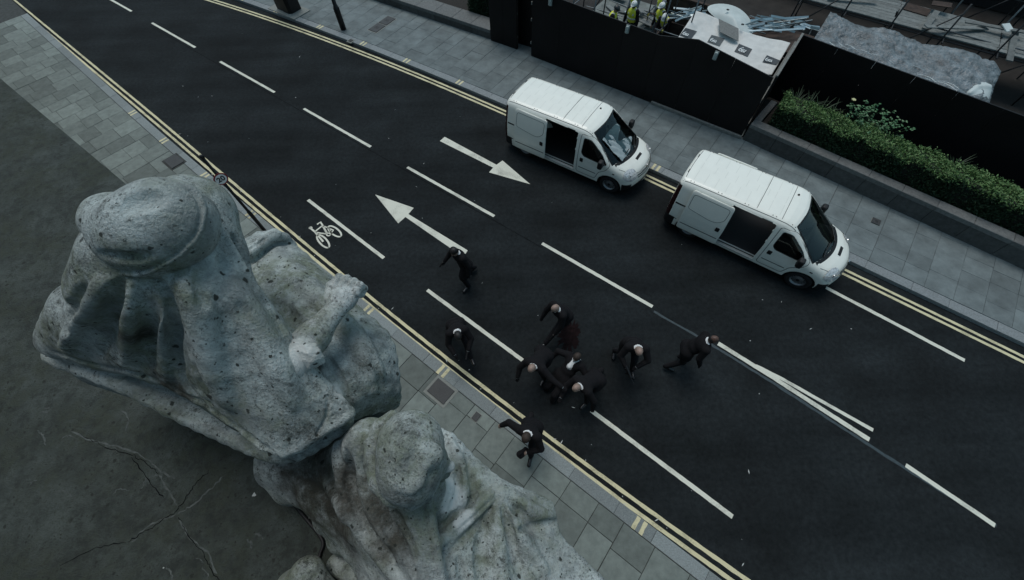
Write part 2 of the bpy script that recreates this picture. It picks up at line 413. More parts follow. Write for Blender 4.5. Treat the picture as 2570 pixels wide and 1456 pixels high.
# centre line dashes
CD = [((569.9, 86.6), (732.3, 178.9)), ((825.4, 231.7), (1030.3, 347.1)), ((1139.5, 408.1), (1390.4, 551.5)), ((1527.6, 627.8), (1853.5, 811.6)), ((2032.8, 913.3), (2446.9, 1150.9))]
for a, b in CD: strip('centre_line_dash', [pt(a[0] / S15, a[1] / S15), pt(b[0] / S15, b[1] / S15)], .105)
c0, c1 = pt(569.9 / S15, 86.6 / S15), pt(2446.9 / S15, 1150.9 / S15); cd = (c1 - c0).normalized()
for k in range(1, 5): strip('centre_line_dash', [c0 - cd * (5.64 * k), c0 - cd * (5.64 * k - 3.76)], .105)
zd = zpt(2600, 1150, 2.387)
strip('centre_line_dash', [zd(222, 330), zd(720, 640), zd(1575, 1193)], .115)
strip('overlapping_dash', [zd(560, 530), zd(800, 652), zd(1608, 1108)], .09, z=.006)
strip('centre_line_dash', [zd(1900, 1420), zd(2700, 1960)], .105)
# bay line right, continuing past the second van
strip('edge_line', [pt(2072, 722), pt(2170, 773), pt(2250, 815), pt(2420, 905)], .105)
# cycle lane dashes
for a, b in [((773, 502), (963, 648)), ((1072, 728), (1316, 908)), ((1483, 1030), (1838, 1297))]:
    strip('cycle_lane_dash', [pt(*a), pt(*b)], .105)
a = pt(1838, 1297); d = (a - pt(1483, 1030)).normalized(); strip('cycle_lane_dash', [a + d * 1.9, a + d * 5.6], .105)
# arrows
za = zpt(1800, 200, 2.426); zb = zpt(1200, 0, 2.426); zc = zpt(1380, 700, 4.8525)
mark('direction_arrow', [zb(1090, 1285), za(120, 1042), za(82, 1085), za(457, 1193), za(205, 977), za(150, 1016), zb(1135, 1247)])
mark('direction_arrow', [zc(1815, 1165), zc(735, 503), zc(832, 390), zc(130, 147), zc(550, 672), zc(682, 556), zc(1490, 1115), zc(1770, 1228)])
# bicycle symbol
zk = zpt(1130, 800, 9.705); cyc = MB()
def stroke(pts, w, closed=False):
    P = [Vector((p[0], p[1], 0)) for p in pts]; 
    if closed: P = P + P[:2]
    cyc.ribbon([p + Vector((0, 0, .005)) for p in P], w, (0, 0, 1))
def ellp(cx, cy, ax, ay, ang, n=28):
    out = []
    for i in range(n):
        t = 2 * math.pi * i / n; x, y = ax * math.cos(t), ay * math.sin(t); c, s = math.cos(ang), math.sin(ang); out.append(zk(cx + c * x - s * y, cy + s * x + c * y))
    return out
stroke(ellp(1215, 665, 285, 125, rad(36)), .055, True); stroke(ellp(795, 1025, 300, 130, rad(46)), .055, True); stroke(ellp(990, 778, 68, 48, 0, 14), .045, True)
for P, w in [([(575, 415), (700, 325), (785, 465), (935, 735)], .06), ([(280, 545), (350, 560), (500, 685), (800, 1040)], .06), ([(280, 540), (350, 510), (390, 545)], .06), ([(500, 670), (755, 470)], .05),
             ([(530, 700), (700, 730), (920, 755)], .05), ([(790, 470), (980, 540), (1170, 625), (1090, 720)], .045), ([(1020, 560), (1070, 690), (1130, 760)], .045)]:
    stroke([zk(*q) for q in P], w)
cyc.build('bicycle_symbol', M_WHITE, road)
# double yellow lines
for off, z in ((0.02, .004), (-.165, .0042)):
    strip('yellow_line', NY.line(-40, 30, off, .4), .085, M_YEL, jit=.005)
for off in (.0, .175):
    strip('yellow_line', FY.line(-40, 30, off, .5), .085, M_YEL, jit=.004)
# joints and worn line in the asphalt
strip('tar_joint', [pt(378, 66), pt(700, 248), pt(940, 384), pt(1300, 588), pt(1360, 622)], .022, M_SEAM, z=.003, jit=.006)
strip('worn_line', [pt(1640, 782), pt(1760, 850), pt(1935, 958), pt(2100, 1065), pt(2247, 1160), pt(2500, 1320)], .07, M_OLD, z=.003, jit=.01)
strip('tar_joint', [pt(700, 640), pt(1000, 880), pt(1270, 1090), pt(1650, 1385)], .02, M_SEAM, z=.0025, jit=.006) if False else None

# ------------------------------------------------------------------ pavements
UNIT = MB().box((0, 0, -.5), (1, 1, 1), ch=.012).mesh('slab'); UNIT.materials.append(M_SLAB)
UNITF = MB().box((0, 0, -.5), (1, 1, 1), ch=.012).mesh('slab_far'); UNITF.materials.append(M_SLABF)
UK = MB().box((0, 0, -.5), (1, 1, 1), ch=.03).mesh('kerb_stone'); UK.materials.append(M_KERB)
UKF = MB().box((0, 0, -.5), (1, 1, 1), ch=.03).mesh('kerb_stone_far'); UKF.materials.append(M_KERBF)
def pavement(name, path, side, u0, u1, depth, slab, kerb, kw, wlo, whi, llo, lhi, seed, zoff=0.0, thr=None, gap=.014, mort=None):
    r = random.Random(seed); sg = side
    A = path.line(u0 - 15, u1 + 15, sg * .02, 1.0, PVH - .022); B = path.line(u0 - 15, u1 + 15, sg * depth, 1.0, PVH - .022); n = len(A)
    vs = A + B + [Vector((p.x, p.y, -.04)) for p in A]
    f = [(i, i + 1, n + i + 1, n + i) for i in range(n - 1)] + [(2 * n + i, 2 * n + i + 1, i + 1, i) for i in range(n - 1)]
    if sg < 0: f = [q[::-1] for q in f]
    pv = tag(MB().add(vs, f).build(name, mort or M_MORTAR), kind='structure')
    u = u0
    while u < u1:
        L = r.uniform(.75, 1.25); p, a = path.at(u + L / 2, sg * (kw / 2))
        if thr is None or thr(p): link('kerb_stone', kerb, None, pv, (p.x, p.y, PVH + r.uniform(-.003, .003)), (0, 0, a), (L - .008, kw, .16))
        u += L
    u = u0
    while u < u1:
        w = r.uniform(wlo, whi); s = kw + .012; last = r.uniform(.3, .9)
        while s < depth:
            l = r.uniform(llo, lhi) if last is None else last * lhi; last = None
            p, a = path.at(u + w / 2, sg * (s + l / 2))
            if thr is None or thr(p): link('paving_slab', slab, None, pv, (p.x, p.y, PVH + r.uniform(-.003, .003)), (r.uniform(-.004, .004), r.uniform(-.004, .004), a + r.uniform(-.006, .006)), (w - gap * r.uniform(.7, 1.3), l - gap * r.uniform(.7, 1.3), .06))
            s += l
        u += w
    return pv
def in_view(p, m=160):
    v = Vector((p.x, p.y, 0)) - Vector((0, 0, CAM_H)); z = v.dot(CF)
    if z < .5: return False
    x = 1284.5 + v.dot(CR) / z * FOC * 2569; y = 728 - v.dot(CU) / z * FOC * 2569
    return -m < x < 2569 + m and -m < y < 1456 + m
near_pavement = pavement('pavement_near', NK, -1, -26, 12, 4.6, UNIT, UK, .29, .55, .85, .5, .95, 3, thr=lambda p: in_view(p, 60))
far_pavement = pavement('pavement_far', FK, 1, -26, 26, 3.9, UNITF, UKF, .31, .55, .9, .5, .85, 5, thr=lambda p: in_view(p, 60), gap=.007, mort=mat('far_mortar', (.075, .088, .088), .95, var=.3, scale=8))
# yellow stripes across the kerbs
def kerb_marks(parent, path, side, spots, kw):
    for x, y in spots:
        c = pt(x, y, PVH); u = float((np.array([c.x, c.y]) - path.o) @ path.d)
        for du in (-.085, .085):
            a, _ = path.at(u + du, side * .012); b, _ = path.at(u + du, side * (kw - .01))
            strip('kerb_stripe', [a, b], .085, M_YEL, z=PVH + .006, jit=.006, parent=parent, seg=.06)
kerb_marks(near_pavement, NK, -1, [(331, 285), (414, 352), (520, 437), (634, 535), (772, 647), (931, 772), (1113, 930), (1602, 1322)], .30)
kerb_marks(far_pavement, FK, 1, [(598, 4), (682, 36), (788, 77), (900, 118), (1011, 160), (1147, 212), (1648, 417)], .31)

# ================================================================== FAR SIDE: hoarding, planters, posts
M_BLACK = mat('black_hoarding_paint', (.0045, .0042, .0048), .55, var=.5, scale=1.2, rnd=.15, spec=.25)
M_TIMBER = mat('grey_timber', (.16, .165, .155), .85, var=.35, scale=9, rnd=.2)
M_BLKMET = mat('black_painted_steel', (.006, .006, .007), .45, spec=.4)
M_LAMPG = mat('bulkhead_glass', (.30, .36, .35), .35, var=.2, scale=30)
M_LAMPM = mat('bulkhead_metal', (.22, .26, .26), .5)
M_WALLST = mat('planter_granite', (.060, .063, .062), .8, var=.35, scale=7, bump=.4, bscale=60, rnd=.2)
M_COPE = mat('planter_coping', (.115, .122, .120), .8, var=.3, scale=12, bump=.4, bscale=60, rnd=.12)
M_SOIL = mat('planter_soil', (.018, .015, .012), .95, var=.4, scale=12)
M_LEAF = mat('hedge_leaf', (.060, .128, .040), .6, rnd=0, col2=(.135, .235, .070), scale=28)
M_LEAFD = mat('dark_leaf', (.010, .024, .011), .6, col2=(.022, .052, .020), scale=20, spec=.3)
M_LEAFB = mat('broad_leaf', (.045, .130, .055), .5, col2=(.09, .21, .085), scale=16)
M_TWIG = mat('hedge_twig', (.006, .008, .005), .95)
M_IRON = mat('cast_iron_cover', (.030, .034, .036), .6, var=.4, scale=40, bump=.5, bscale=120)
M_FRAME = mat('cover_frame_concrete', (.20, .215, .20), .85, var=.2, scale=20)
M_SIGNW = mat('sign_white', (.88, .86, .86), .5); M_SIGNR = mat('sign_red', (.26, .018, .028), .5); M_SIGNK = mat('sign_black', (.008, .008, .010), .5)

def zof(base, px):
    best = None
    for i in range(400):
        z = i * .01; q = pt(px[0], px[1], z); e = (Vector((q.x, q.y, 0)) - Vector((base[0], base[1], 0))).length
        if best is None or e < best[0]: best = (e, z)
    return best[1]

HA, HB = pt(1333, 140, PVH), pt(1858, 345, PVH); HD = (HB - HA); HLEN = HD.length; HD.normalize(); HN = Vector((-HD.y, HD.x, 0)); HANG = math.atan2(HD.y, HD.x)
HTOP = 2.62; RTOP = 2.42
def hz(t, b, z=0.0): return HA + HD * t + HN * b + Vector((0, 0, z - HA.z))
def plank_wall(name, label, a, b, ztop, z0=PVH, th=.04, pw=1.22, step=None, group=None, extra=None, coping=False):
    a, b = Vector(a), Vector(b); d = b - a; d.z = 0; L = d.length; d.normalize(); ang = math.atan2(d.y, d.x)
    root = empty(name, (a.x, a.y, z0)); tag(root, label, 'hoarding', group)
    n = max(1, round(L / pw)); w = L / n
    for i in range(n):
        c = a + d * (w * (i + .5)); za, zb_ = (step(w * i + .01), step(w * (i + 1) - .01)) if step else (ztop, ztop); hw = w / 2 - .003
        q = []
        for z_ in (0, 1):
            for sx, sy in ((-1, -1), (1, -1), (1, 1), (-1, 1)):
                p = c - a + d * (sx * hw) + Vector((-d.y, d.x, 0)) * (sy * th / 2); q.append((p.x, p.y, 0 if z_ == 0 else (za if sx < 0 else zb_) - z0))
        MB().add(q, [(0, 3, 2, 1), (4, 5, 6, 7), (0, 1, 5, 4), (1, 2, 6, 5), (2, 3, 7, 6), (3, 0, 4, 7)]).build('hoarding_panel', M_BLACK, root)
    nn = Vector((-d.y, d.x, 0)); c = a + d * (L / 2) + nn * (th / 2 + .05)
    for zz in (.5, 1.4, 2.0): MB().box((c.x - a.x, c.y - a.y, zz), (L, .07, .1), ang).build('rail', M_TIMBER, root)
    return root
main_h = plank_wall('site_hoarding', 'long black painted hoarding of tall panels along the far pavement', HA, HB, HTOP, step=lambda t: 2.65 - .027 * t if t < 6.4 else 2.76 - .145 * (t - 6.5))
# base board at the right end of the main hoarding
c = hz(HLEN - 1.75, -.075, .06 + PVH); MB().box(c - main_h.location, (3.5, .09, .10), HANG, ch=.01).build('base_board', M_TIMBER, main_h)
ret_b = pt(2013, 87, RTOP); ret_b.z = PVH
ret_h = plank_wall('site_hoarding', 'short black hoarding returning from the road to the back, pale capped edge', hz(HLEN + .05, .05), ret_b, RTOP)
e = (ret_b - hz(HLEN + .05, .05)); cc = hz(HLEN + .05, .05) + e / 2
MB().box((cc.x - ret_h.location.x, cc.y - ret_h.location.y, RTOP - PVH + .022), (e.length + .03, .075, .04), math.atan2(e.y, e.x), ch=.006).build('cap_rail', M_TIMBER, ret_h)
back_h = plank_wall('site_hoarding', 'black hoarding standing behind the clipped hedge and planter', ret_b + HD * .03, ret_b + (pt(2247, 170, RTOP) - pt(2015, 85, RTOP)).normalized() * 9.5, RTOP)
# pier panel and recess to the left
PA, PB = pt(1232, 101, PVH), pt(1297, 124, PVH)
plank_wall('site_hoarding', 'narrow black hoarding section left of the dark doorway recess', PA, PB, HTOP + .3, pw=.8)
plank_wall('site_hoarding', 'black panel closing the dark recess between the hoarding sections', PB + Vector((.05, .5, 0)), HA + HN * .55 + HD * .04, HTOP + .1, pw=.5)
MB().box((PB + Vector((.045, .25, (HTOP + .3 - PVH) / 2))) , (.04, .50, HTOP + .3 - PVH), 0).build('x', M_BLACK) if False else None
jamb = plank_wall('site_hoarding', 'short black side panel of the recess, left jamb', PB + Vector((.03, .03, 0)), PB + Vector((.06, .5, 0)), HTOP + .28, pw=.5)
jamb2 = plank_wall('site_hoarding', 'short black side panel of the recess, right jamb', HA + HN * .03 + HD * .02, HA + HN * .52 + HD * .02, HTOP - .03, pw=.5)

# bulkhead lamps on the hoarding
def bulkhead():
    r = empty('bulkhead_lamp'); 
    MB().box((0, -.02, 0), (.13, .04, .27), ch=.0).build('back_plate', M_LAMPM, r)
    s = Solid((-.1, -.14, -.17), (.1, .02, .17), .01); s.box((0, -.06, 0), (.058, .045, .125), r=.035); V, Q = s.extract()
    link('lamp_glass', mesh('lamp_glass', V, Q, True), M_LAMPG, r)
    for z in (-.07, 0, .07): MB().tube([(-.062, -.03, z), (-.05, -.105, z), (.05, -.105, z), (.062, -.03, z)], .006, 6).build('guard_bar', M_LAMPM, r)
    return r
bl = bulkhead(); 
for i, (x, y, lb) in enumerate([(1383, 3, 'small grey bulkhead lamp on the hoarding near the doorway recess'), (1576, 72, 'small grey bulkhead lamp on the hoarding below the workers'), (1797, 138, 'small grey bulkhead lamp on the raised hoarding panel below the sheeting')]):
    o = bl if i == 0 else copy_tree(bl)
    best = min((abs((pt(x, y, z) - HA).dot(HN)), z) for z in [j * .01 + 1.2 for j in range(170)])[1]
    p = pt(x, y, best); t = (p - HA).dot(HD); o.location = hz(t, -.022, best); o.rotation_euler = (0, 0, HANG)
    tag(o, lb, 'lamp', 'bulkhead lamps on the hoarding')

# ------------------------------------------------------------------ hedges and planters
def leaf_mass(name, boxes, n, size, m, parent, seed=1, sphere=False, dens_top=.55):
    """many small folded leaves through the outer skin of a clipped block; boxes: (centre, half dims, angle)"""
    r = np.random.default_rng(seed); V = []; F = []
    tot = sum(b[1][0] * b[1][1] for b in boxes)
    for c, hd, a in boxes:
        k = int(n * hd[0] * hd[1] / tot); hd = np.array(hd)
        p = r.uniform(-1, 1, (k, 3)); face = r.random(k); dep = np.abs(r.normal(0, .07, k))
        top = face < dens_top; p[top, 2] = 1 - dep[top] / hd[2]
        fr = (face >= dens_top) & (face < .9); p[fr, 1] = -1 + .02 / hd[1] + dep[fr] / hd[1]; p[fr, 2] = p[fr, 2] * .96 - .04
        sd_ = (face >= .9); p[sd_, 0] = np.sign(p[sd_, 0]) * (1 - dep[sd_] / hd[0])
        q = p * hd
        q += .050 * np.stack([np.sin(q[:, 0] * 5.1 + q[:, 1] * 3), np.sin(q[:, 0] * 4.3 + 1), np.sin(q[:, 0] * 6.7 + q[:, 1] * 8)], 1)
        q += r.normal(0, .030, (k, 3)); sh_ = r.random(k) < .05; q[sh_, 2] += r.uniform(.03, .12, sh_.sum())
        ca, sa = math.cos(a), math.sin(a)
        q = np.stack([ca * q[:, 0] - sa * q[:, 1], sa * q[:, 0] + ca * q[:, 1], q[:, 2]], 1) + np.array(c)
        d = r.normal(0, 1, (k, 3)); d[:, 2] = np.abs(d[:, 2]) * .7 + .1; d /= np.linalg.norm(d, axis=1)[:, None]
        u = np.cross(d, r.normal(0, 1, (k, 3))); u /= np.linalg.norm(u, axis=1)[:, None]; w = np.cross(d, u)
        s = size * r.uniform(.5, 1.7, (k, 1)); base = sum(len(v) for v in V)
        V.append(np.concatenate([q - d * s, q + u * s * .42 + w * s * .1, q + d * s, q - u * s * .42 + w * s * .1], 0))
        i = np.arange(k); F.append(np.stack([i, i + k, i + 2 * k, i + 3 * k], 1) + base)
    return tag(link(name, mesh(name, np.concatenate(V), np.concatenate(F)), m, parent), kind='stuff')

def planter(label, a, b, ztop, cw, back, hedge, group, blocks):
    a, b = Vector(a), Vector(b); d = b - a; d.z = 0; L = d.length; d.normalize(); nn = Vector((-d.y, d.x, 0)); ang = math.atan2(d.y, d.x)
    root = empty('stone_planter', (a.x, a.y, PVH)); tag(root, label, 'planter', group)
    w = L / blocks; H = ztop - PVH
    for i in range(blocks):
        c = d * (w * (i + .5)) + nn * .12
        MB().box((c.x, c.y, (H - .14) / 2), (w - .012, .24, H - .14), ang, ch=.008).build('wall_block', M_WALLST, root)
        c = d * (w * (i + .5)) + nn * (cw / 2 - .02)
        MB().box((c.x, c.y, H - .07), (w - .008, cw, .14), ang, ch=.012).build('coping_stone', M_COPE, root)
    for t in (0.0, L):
        c = d * (t + (.1 if t == 0 else -.1)) + nn * (cw + (back - cw) / 2); 
        MB().box((c.x, c.y, H / 2 - .003), (.22, back - cw, H - .01), ang, ch=.01).build('end_wall', M_COPE, root)
    c = d * (L / 2) + nn * (cw + (back - cw) / 2 - .01)
    MB().box((c.x, c.y, (H - .12) / 2), (L - .5, back - cw - .03, H - .12), ang).build('soil', M_SOIL, root)
    return root, a, d, nn, ang
RA, RB = pt(1862, 350, PVH), pt(2247, 528, PVH); RB = RB + (RB - RA).normalized() * 6.5
rz_ = .78
pr = planter('low granite planter wall at the right, holding the long clipped hedge', RA, RB, rz_, .36, 1.7, None, 'granite planters', 12)
LA, LB = pt(960, 8, PVH), pt(1231, 99, PVH); LA = LA - (LB - LA).normalized() * 3.0
pl_ = planter('low granite planter wall at the top left of the hoarding', LA, LB, .52, .85, 2.0, None, 'granite planters', 9)
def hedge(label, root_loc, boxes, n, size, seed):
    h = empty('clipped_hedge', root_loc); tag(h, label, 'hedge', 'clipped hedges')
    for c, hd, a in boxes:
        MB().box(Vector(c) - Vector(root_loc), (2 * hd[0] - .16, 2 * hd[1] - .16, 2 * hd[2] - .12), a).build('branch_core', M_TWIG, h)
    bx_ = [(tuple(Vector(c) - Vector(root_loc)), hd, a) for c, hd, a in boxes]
    leaf_mass('lit_top_leaves', bx_, int(n * .55), size, M_LEAF, h, seed, dens_top=2.0); leaf_mass('shaded_side_leaves', bx_, int(n * .6), size, M_LEAFD, h, seed + 50, dens_top=.0)  # shade on hedge sides put into darker leaves, light on top into paler ones
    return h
_, a, d, nn, ang = pr; HH = .80
L = (RB - RA).length; hc = a + d * (.38 + (L - .4) / 2) + nn * (.42 + .40); hc.z = rz_ - .1 + HH / 2
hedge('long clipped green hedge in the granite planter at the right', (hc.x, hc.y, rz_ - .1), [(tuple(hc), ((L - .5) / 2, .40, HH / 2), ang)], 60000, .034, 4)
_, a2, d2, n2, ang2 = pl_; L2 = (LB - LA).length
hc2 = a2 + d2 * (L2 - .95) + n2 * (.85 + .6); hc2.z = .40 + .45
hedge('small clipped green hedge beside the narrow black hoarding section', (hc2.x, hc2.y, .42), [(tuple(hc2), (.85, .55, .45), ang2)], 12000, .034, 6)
# plants between hedge and back hoarding
def strap_plant(label, p, n, h, seed):
    r = random.Random(seed); g = MB()
    for i in range(n):
        t = r.uniform(0, 6.283); l = h * r.uniform(.6, 1.15); w = .016; P = []
        for j in range(5):
            q = j / 4; P.append(Vector((math.cos(t) * l * .65 * q ** 1.3, math.sin(t) * l * .65 * q ** 1.3, l * (q - .42 * q * q))))
        for j in range(4):
            s = Vector((-math.sin(t), math.cos(t), 0)); w0 = w * (1 - .9 * (j / 4) ** 2); w1 = w * (1 - .9 * ((j + 1) / 4) ** 2)
            g.add([P[j] - s * w0, P[j] + s * w0, P[j + 1] + s * w1, P[j + 1] - s * w1], [(0, 1, 2, 3)])
    o = empty('strap_leaf_plant', p); tag(o, label, 'plant', 'plants behind the hedge'); g.build('blades', M_LEAFD, o); return o
def broad_plant(label, p, n, h, seed):
    r = random.Random(seed); g = MB(); st = MB()
    for i in range(n):
        t = r.uniform(0, 6.283); l = h * r.uniform(.35, 1.0); tip = Vector((math.cos(t) * h * r.uniform(.1, .6), math.sin(t) * h * r.uniform(.1, .6), l)); st.tube([(0, 0, 0), tip * .6 + Vector((0, 0, .05)), tip], .006, 5)
        for k in range(4):
            a = r.uniform(0, 6.283); s = r.uniform(.07, .12); d_ = Vector((math.cos(a), math.sin(a), r.uniform(-.4, .15))); u = Vector((-math.sin(a), math.cos(a), 0)); z = Vector((0, 0, .012))
            b0 = tip - Vector((0, 0, .03 * k)); g.add([b0, b0 + d_ * s * .5 + u * s * .38 - z, b0 + d_ * s, b0 + d_ * s * .5 - u * s * .38 - z, b0 + d_ * s * .5 + z], [(0, 4, 1), (4, 2, 1), (0, 3, 4), (4, 3, 2)])
    o = empty('broad_leaf_plant', p); tag(o, label, 'plant', 'plants behind the hedge'); st.build('stem', M_LEAFD, o); g.build('foliage', M_LEAFB, o); return o
def behind(t, b, z=.9): q = pr[1] + pr[2] * t + pr[3] * b; return (q.x, q.y, z)
for i, (t, b) in enumerate([(.75, 1.42), (1.15, 1.45), (1.55, 1.42), (1.95, 1.45)]):
    strap_plant(['dark strap-leaved plant at the left end behind the hedge', 'dark strap-leaved plant, second from the left end behind the hedge', 'dark strap-leaved plant, third from the left end behind the hedge', 'dark strap-leaved plant beside the pale flower behind the hedge'][i], behind(t, b), 34, .85, 20 + i)
fl_ = empty('flower', behind(2.2, 1.5)); tag(fl_, 'tall thin stalk with one pale yellow flower behind the hedge', 'flower')
MB().tube([(0, 0, 0), (.03, .02, .5), (.0, .03, .95)], .007, 6).build('stalk', M_LEAFD, fl_)
fm = MB()
for i in range(9):
    t = i * .698; c_, s_ = math.cos(t), math.sin(t); fm.add([(0, .03, .95), (c_ * .05 - s_ * .02, .03 + s_ * .05 + c_ * .02, .97), (c_ * .075, .03 + s_ * .075, .96), (c_ * .05 + s_ * .02, .03 + s_ * .05 - c_ * .02, .97)], [(0, 1, 2, 3)])
fm.build('flower_head', mat('pale_petal', (.55, .55, .30), .6), fl_)
for i, (t, b) in enumerate([(2.6, 1.42), (3.05, 1.44), (3.5, 1.42)]):
    broad_plant(['bushy broad-leaved plant behind the hedge, nearest the flower', 'bushy broad-leaved plant behind the hedge, middle of three', 'bushy broad-leaved plant behind the hedge, farthest right'][i], behind(t, b), 34, 1.05 - .06 * i, 40 + i)
strap_plant('dark strap-leaved plant far along behind the hedge', behind(5.6, 1.5), 30, .8, 33)

# ------------------------------------------------------------------ posts and street furniture
lp = pt(862, 74, PVH); o = empty('lamp_post', lp); tag(o, 'black lamp post standing on the far pavement near the kerb', 'lamp post')
MB().lathe([(.0, 0), (.13, 0), (.13, .9), (.10, .98), (.085, 1.0), (.075, 5.0), (0, 5.0)], 16).build('column', M_BLKMET, o, True)
MB().box((0, -.128, .5), (.11, .02, .42), ch=.004).build('access_door', M_BLKMET, o)
MB().tube([(0, 0, 4.9), (0, 0, 5.6), (-.3, -.3, 5.9), (-.9, -.9, 6.0)], .04, 8).build('bracket', M_BLKMET, o)
MB().box((-1.1, -1.1, 5.98), (.7, .25, .12), rad(45), ch=.03).build('lantern', M_BLKMET, o)
# black street cabinet
k0, k1 = pt(690, 22, PVH), pt(737, 42, PVH); kd = (k1 - k0); ka = math.atan2(kd.y, kd.x); kl = kd.length; kc = (k0 + k1) / 2 + Vector((-math.sin(ka), math.cos(ka), 0)) * .32
o = empty('street_cabinet', (kc.x, kc.y, PVH), ka); tag(o, 'tall black twin street cabinet at the far kerb', 'cabinet')
MB().box((0, -.02, .02), (kl + .55, 1.0, .03), ch=.005).build('base_slab', M_FRAME, o)
for sx, w in ((-.28, .46), (.24, .52)):
    MB().prism([(sx - w / 2, -.30), (sx + w / 2, -.30), (sx + w / 2, .30), (sx - w / 2, .30)] if sx < 0 else [(sx - w / 2, -.33), (sx + w / 2 - .12, -.33), (sx + w / 2, -.2), (sx + w / 2, .33), (sx - w / 2, .33)], .035, 2.3).build('cabinet_body', M_BLKMET, o)
MB().box((-.02, 0, 2.36), (1.15, .75, .12), ch=.03).build('roof_cap', M_BLKMET, o)

# speed limit sign on the near pavement
sb = pt(664, 579, PVH); 
o = empty('speed_sign', sb); tag(o, 'black pole with a round red-rimmed 20 sign on the near pavement', 'sign')
PH = 3.0
MB().lathe([(0, 0), (.055, 0), (.055, .9), (.04, .95), (.04, PH), (0, PH)], 14).build('pole', M_BLKMET, o, True)
MB().lathe([(0, PH - .05), (.048, PH - .05), (.048, PH + .02), (.03, PH + .05), (0, PH + .055)], 14).build('pole_cap', M_BLKMET, o, True)
best = min(((pt(552, 446, z) - Vector((sb.x, sb.y, z))).length, z) for z in [1.5 + j * .01 for j in range(140)])[1]
sz = best - PVH
face = (Vector((0.1, 0.0, 0)) - Vector((sb.x, sb.y, 0))).normalized()    # faces traffic coming up the road
face = Vector((.70, -.71, 0)).normalized(); sgn = empty('sign_plate', (face.x * .06, face.y * .06, sz), math.atan2(face.y, face.x) + math.pi / 2, o)
def disc(r0, r1, y, m, name, par, n=40):
    g = MB(); 
    if r0 == 0: g.lathe([(0, y + .008), (r1, y + .008), (r1, y), (0, y)][::-1], n, axis='Y')
    else: g.lathe([(r0, y), (r0, y + .006), (r1, y + .006), (r1, y), (r0, y)], n, axis='Y')
    return g.build(name, m, par)
SR = .18
disc(0, SR, -.010, M_SIGNR, 'red_rim', sgn); disc(0, SR * .80, -.0155, M_SIGNW, 'white_disc', sgn)
fc = bpy.data.curves.new('twenty', 'FONT'); fc.body = '20'; fc.size = SR * 1.12; fc.align_x = 'CENTER'; fc.align_y = 'CENTER'; fc.extrude = .0015; fc.offset = .006
ft = bpy.data.objects.new('numerals', fc); COL.objects.link(ft)
bpy.context.view_layer.update(); me = bpy.data.meshes.new_from_object(ft.evaluated_get(bpy.context.evaluated_depsgraph_get())); bpy.data.objects.remove(ft)
nm = link('numerals', me, M_SIGNK, sgn, (0, -.0175, 0), (math.pi / 2, 0, 0)); me.materials.clear(); me.materials.append(M_SIGNK)
for dz in (-.06, .06): MB().box((0, .03, dz), (.10, .05, .02)).build('clamp', M_BLKMET, sgn)

# covers set in the pavements
def cover(label, c, ang, lx, ly, fr=.09, parts=1, mt=None):
    o = empty('access_cover', (c.x, c.y, PVH + .006), ang); tag(o, label, 'cover', 'covers set in the pavements')
    MB().box((0, 0, -.02), (lx + 2 * fr, ly + 2 * fr, .045), ch=.003).build('frame', mt or M_FRAME, o)
    w = (lx - .06 * (parts - 1)) / parts
    for i in range(parts):
        x = -lx / 2 + w / 2 + i * (w + .06); p = MB().box((x, 0, .0), (w, ly, .02), 0, ch=.003)
        pl = MB().box((x, 0, -.0), (w, ly, .052), ch=.004).build('plate', M_IRON, o)
        st = MB()
        for q in range(-2, 3): st.box((x, q * ly * .09, .0275), (w * .3, .012, .005))
        st.build('raised_letters', M_FRAME if False else M_IRON, pl)
    return o
nk = lambda x, y: NK.at(float((np.array(pt(x, y, PVH)[:2]) - NK.o) @ NK.d))[1]
c = pt(1106, 982, PVH); cover('dark rectangular cover with pale frame on the near pavement by the kerb', c, nk(1106, 982), .56, .42, .07)
c = pt(437, 406, PVH); cover('grey rectangular cover in the near pavement behind the speed sign', c, nk(437, 406), .62, .45, .06, mt=M_MORTAR)
c = pt(1195, 1046, PVH); o = cover('small grey square grating on the near pavement', c, nk(1195, 1046), .15, .2, .02)
c = pt(959, 62, PVH); kf = FK.at(float((np.array(c[:2]) - FK.o) @ FK.d))[1]; cover('twin dark cover plates with pale frame on the far pavement', c, kf + math.pi / 2, 1.35, .48, .05, 2)
c = pt(2197, 557, PVH); kf2 = FK.at(float((np.array(c[:2]) - FK.o) @ FK.d))[1]; cover('small dark square cover on the far pavement beside the second van', c, kf2, .24, .24, .01)
c = pt(880, 103, PVH); cover('small hydrant cover at the far kerb below the lamp post', c, kf, .16, .16, .06)

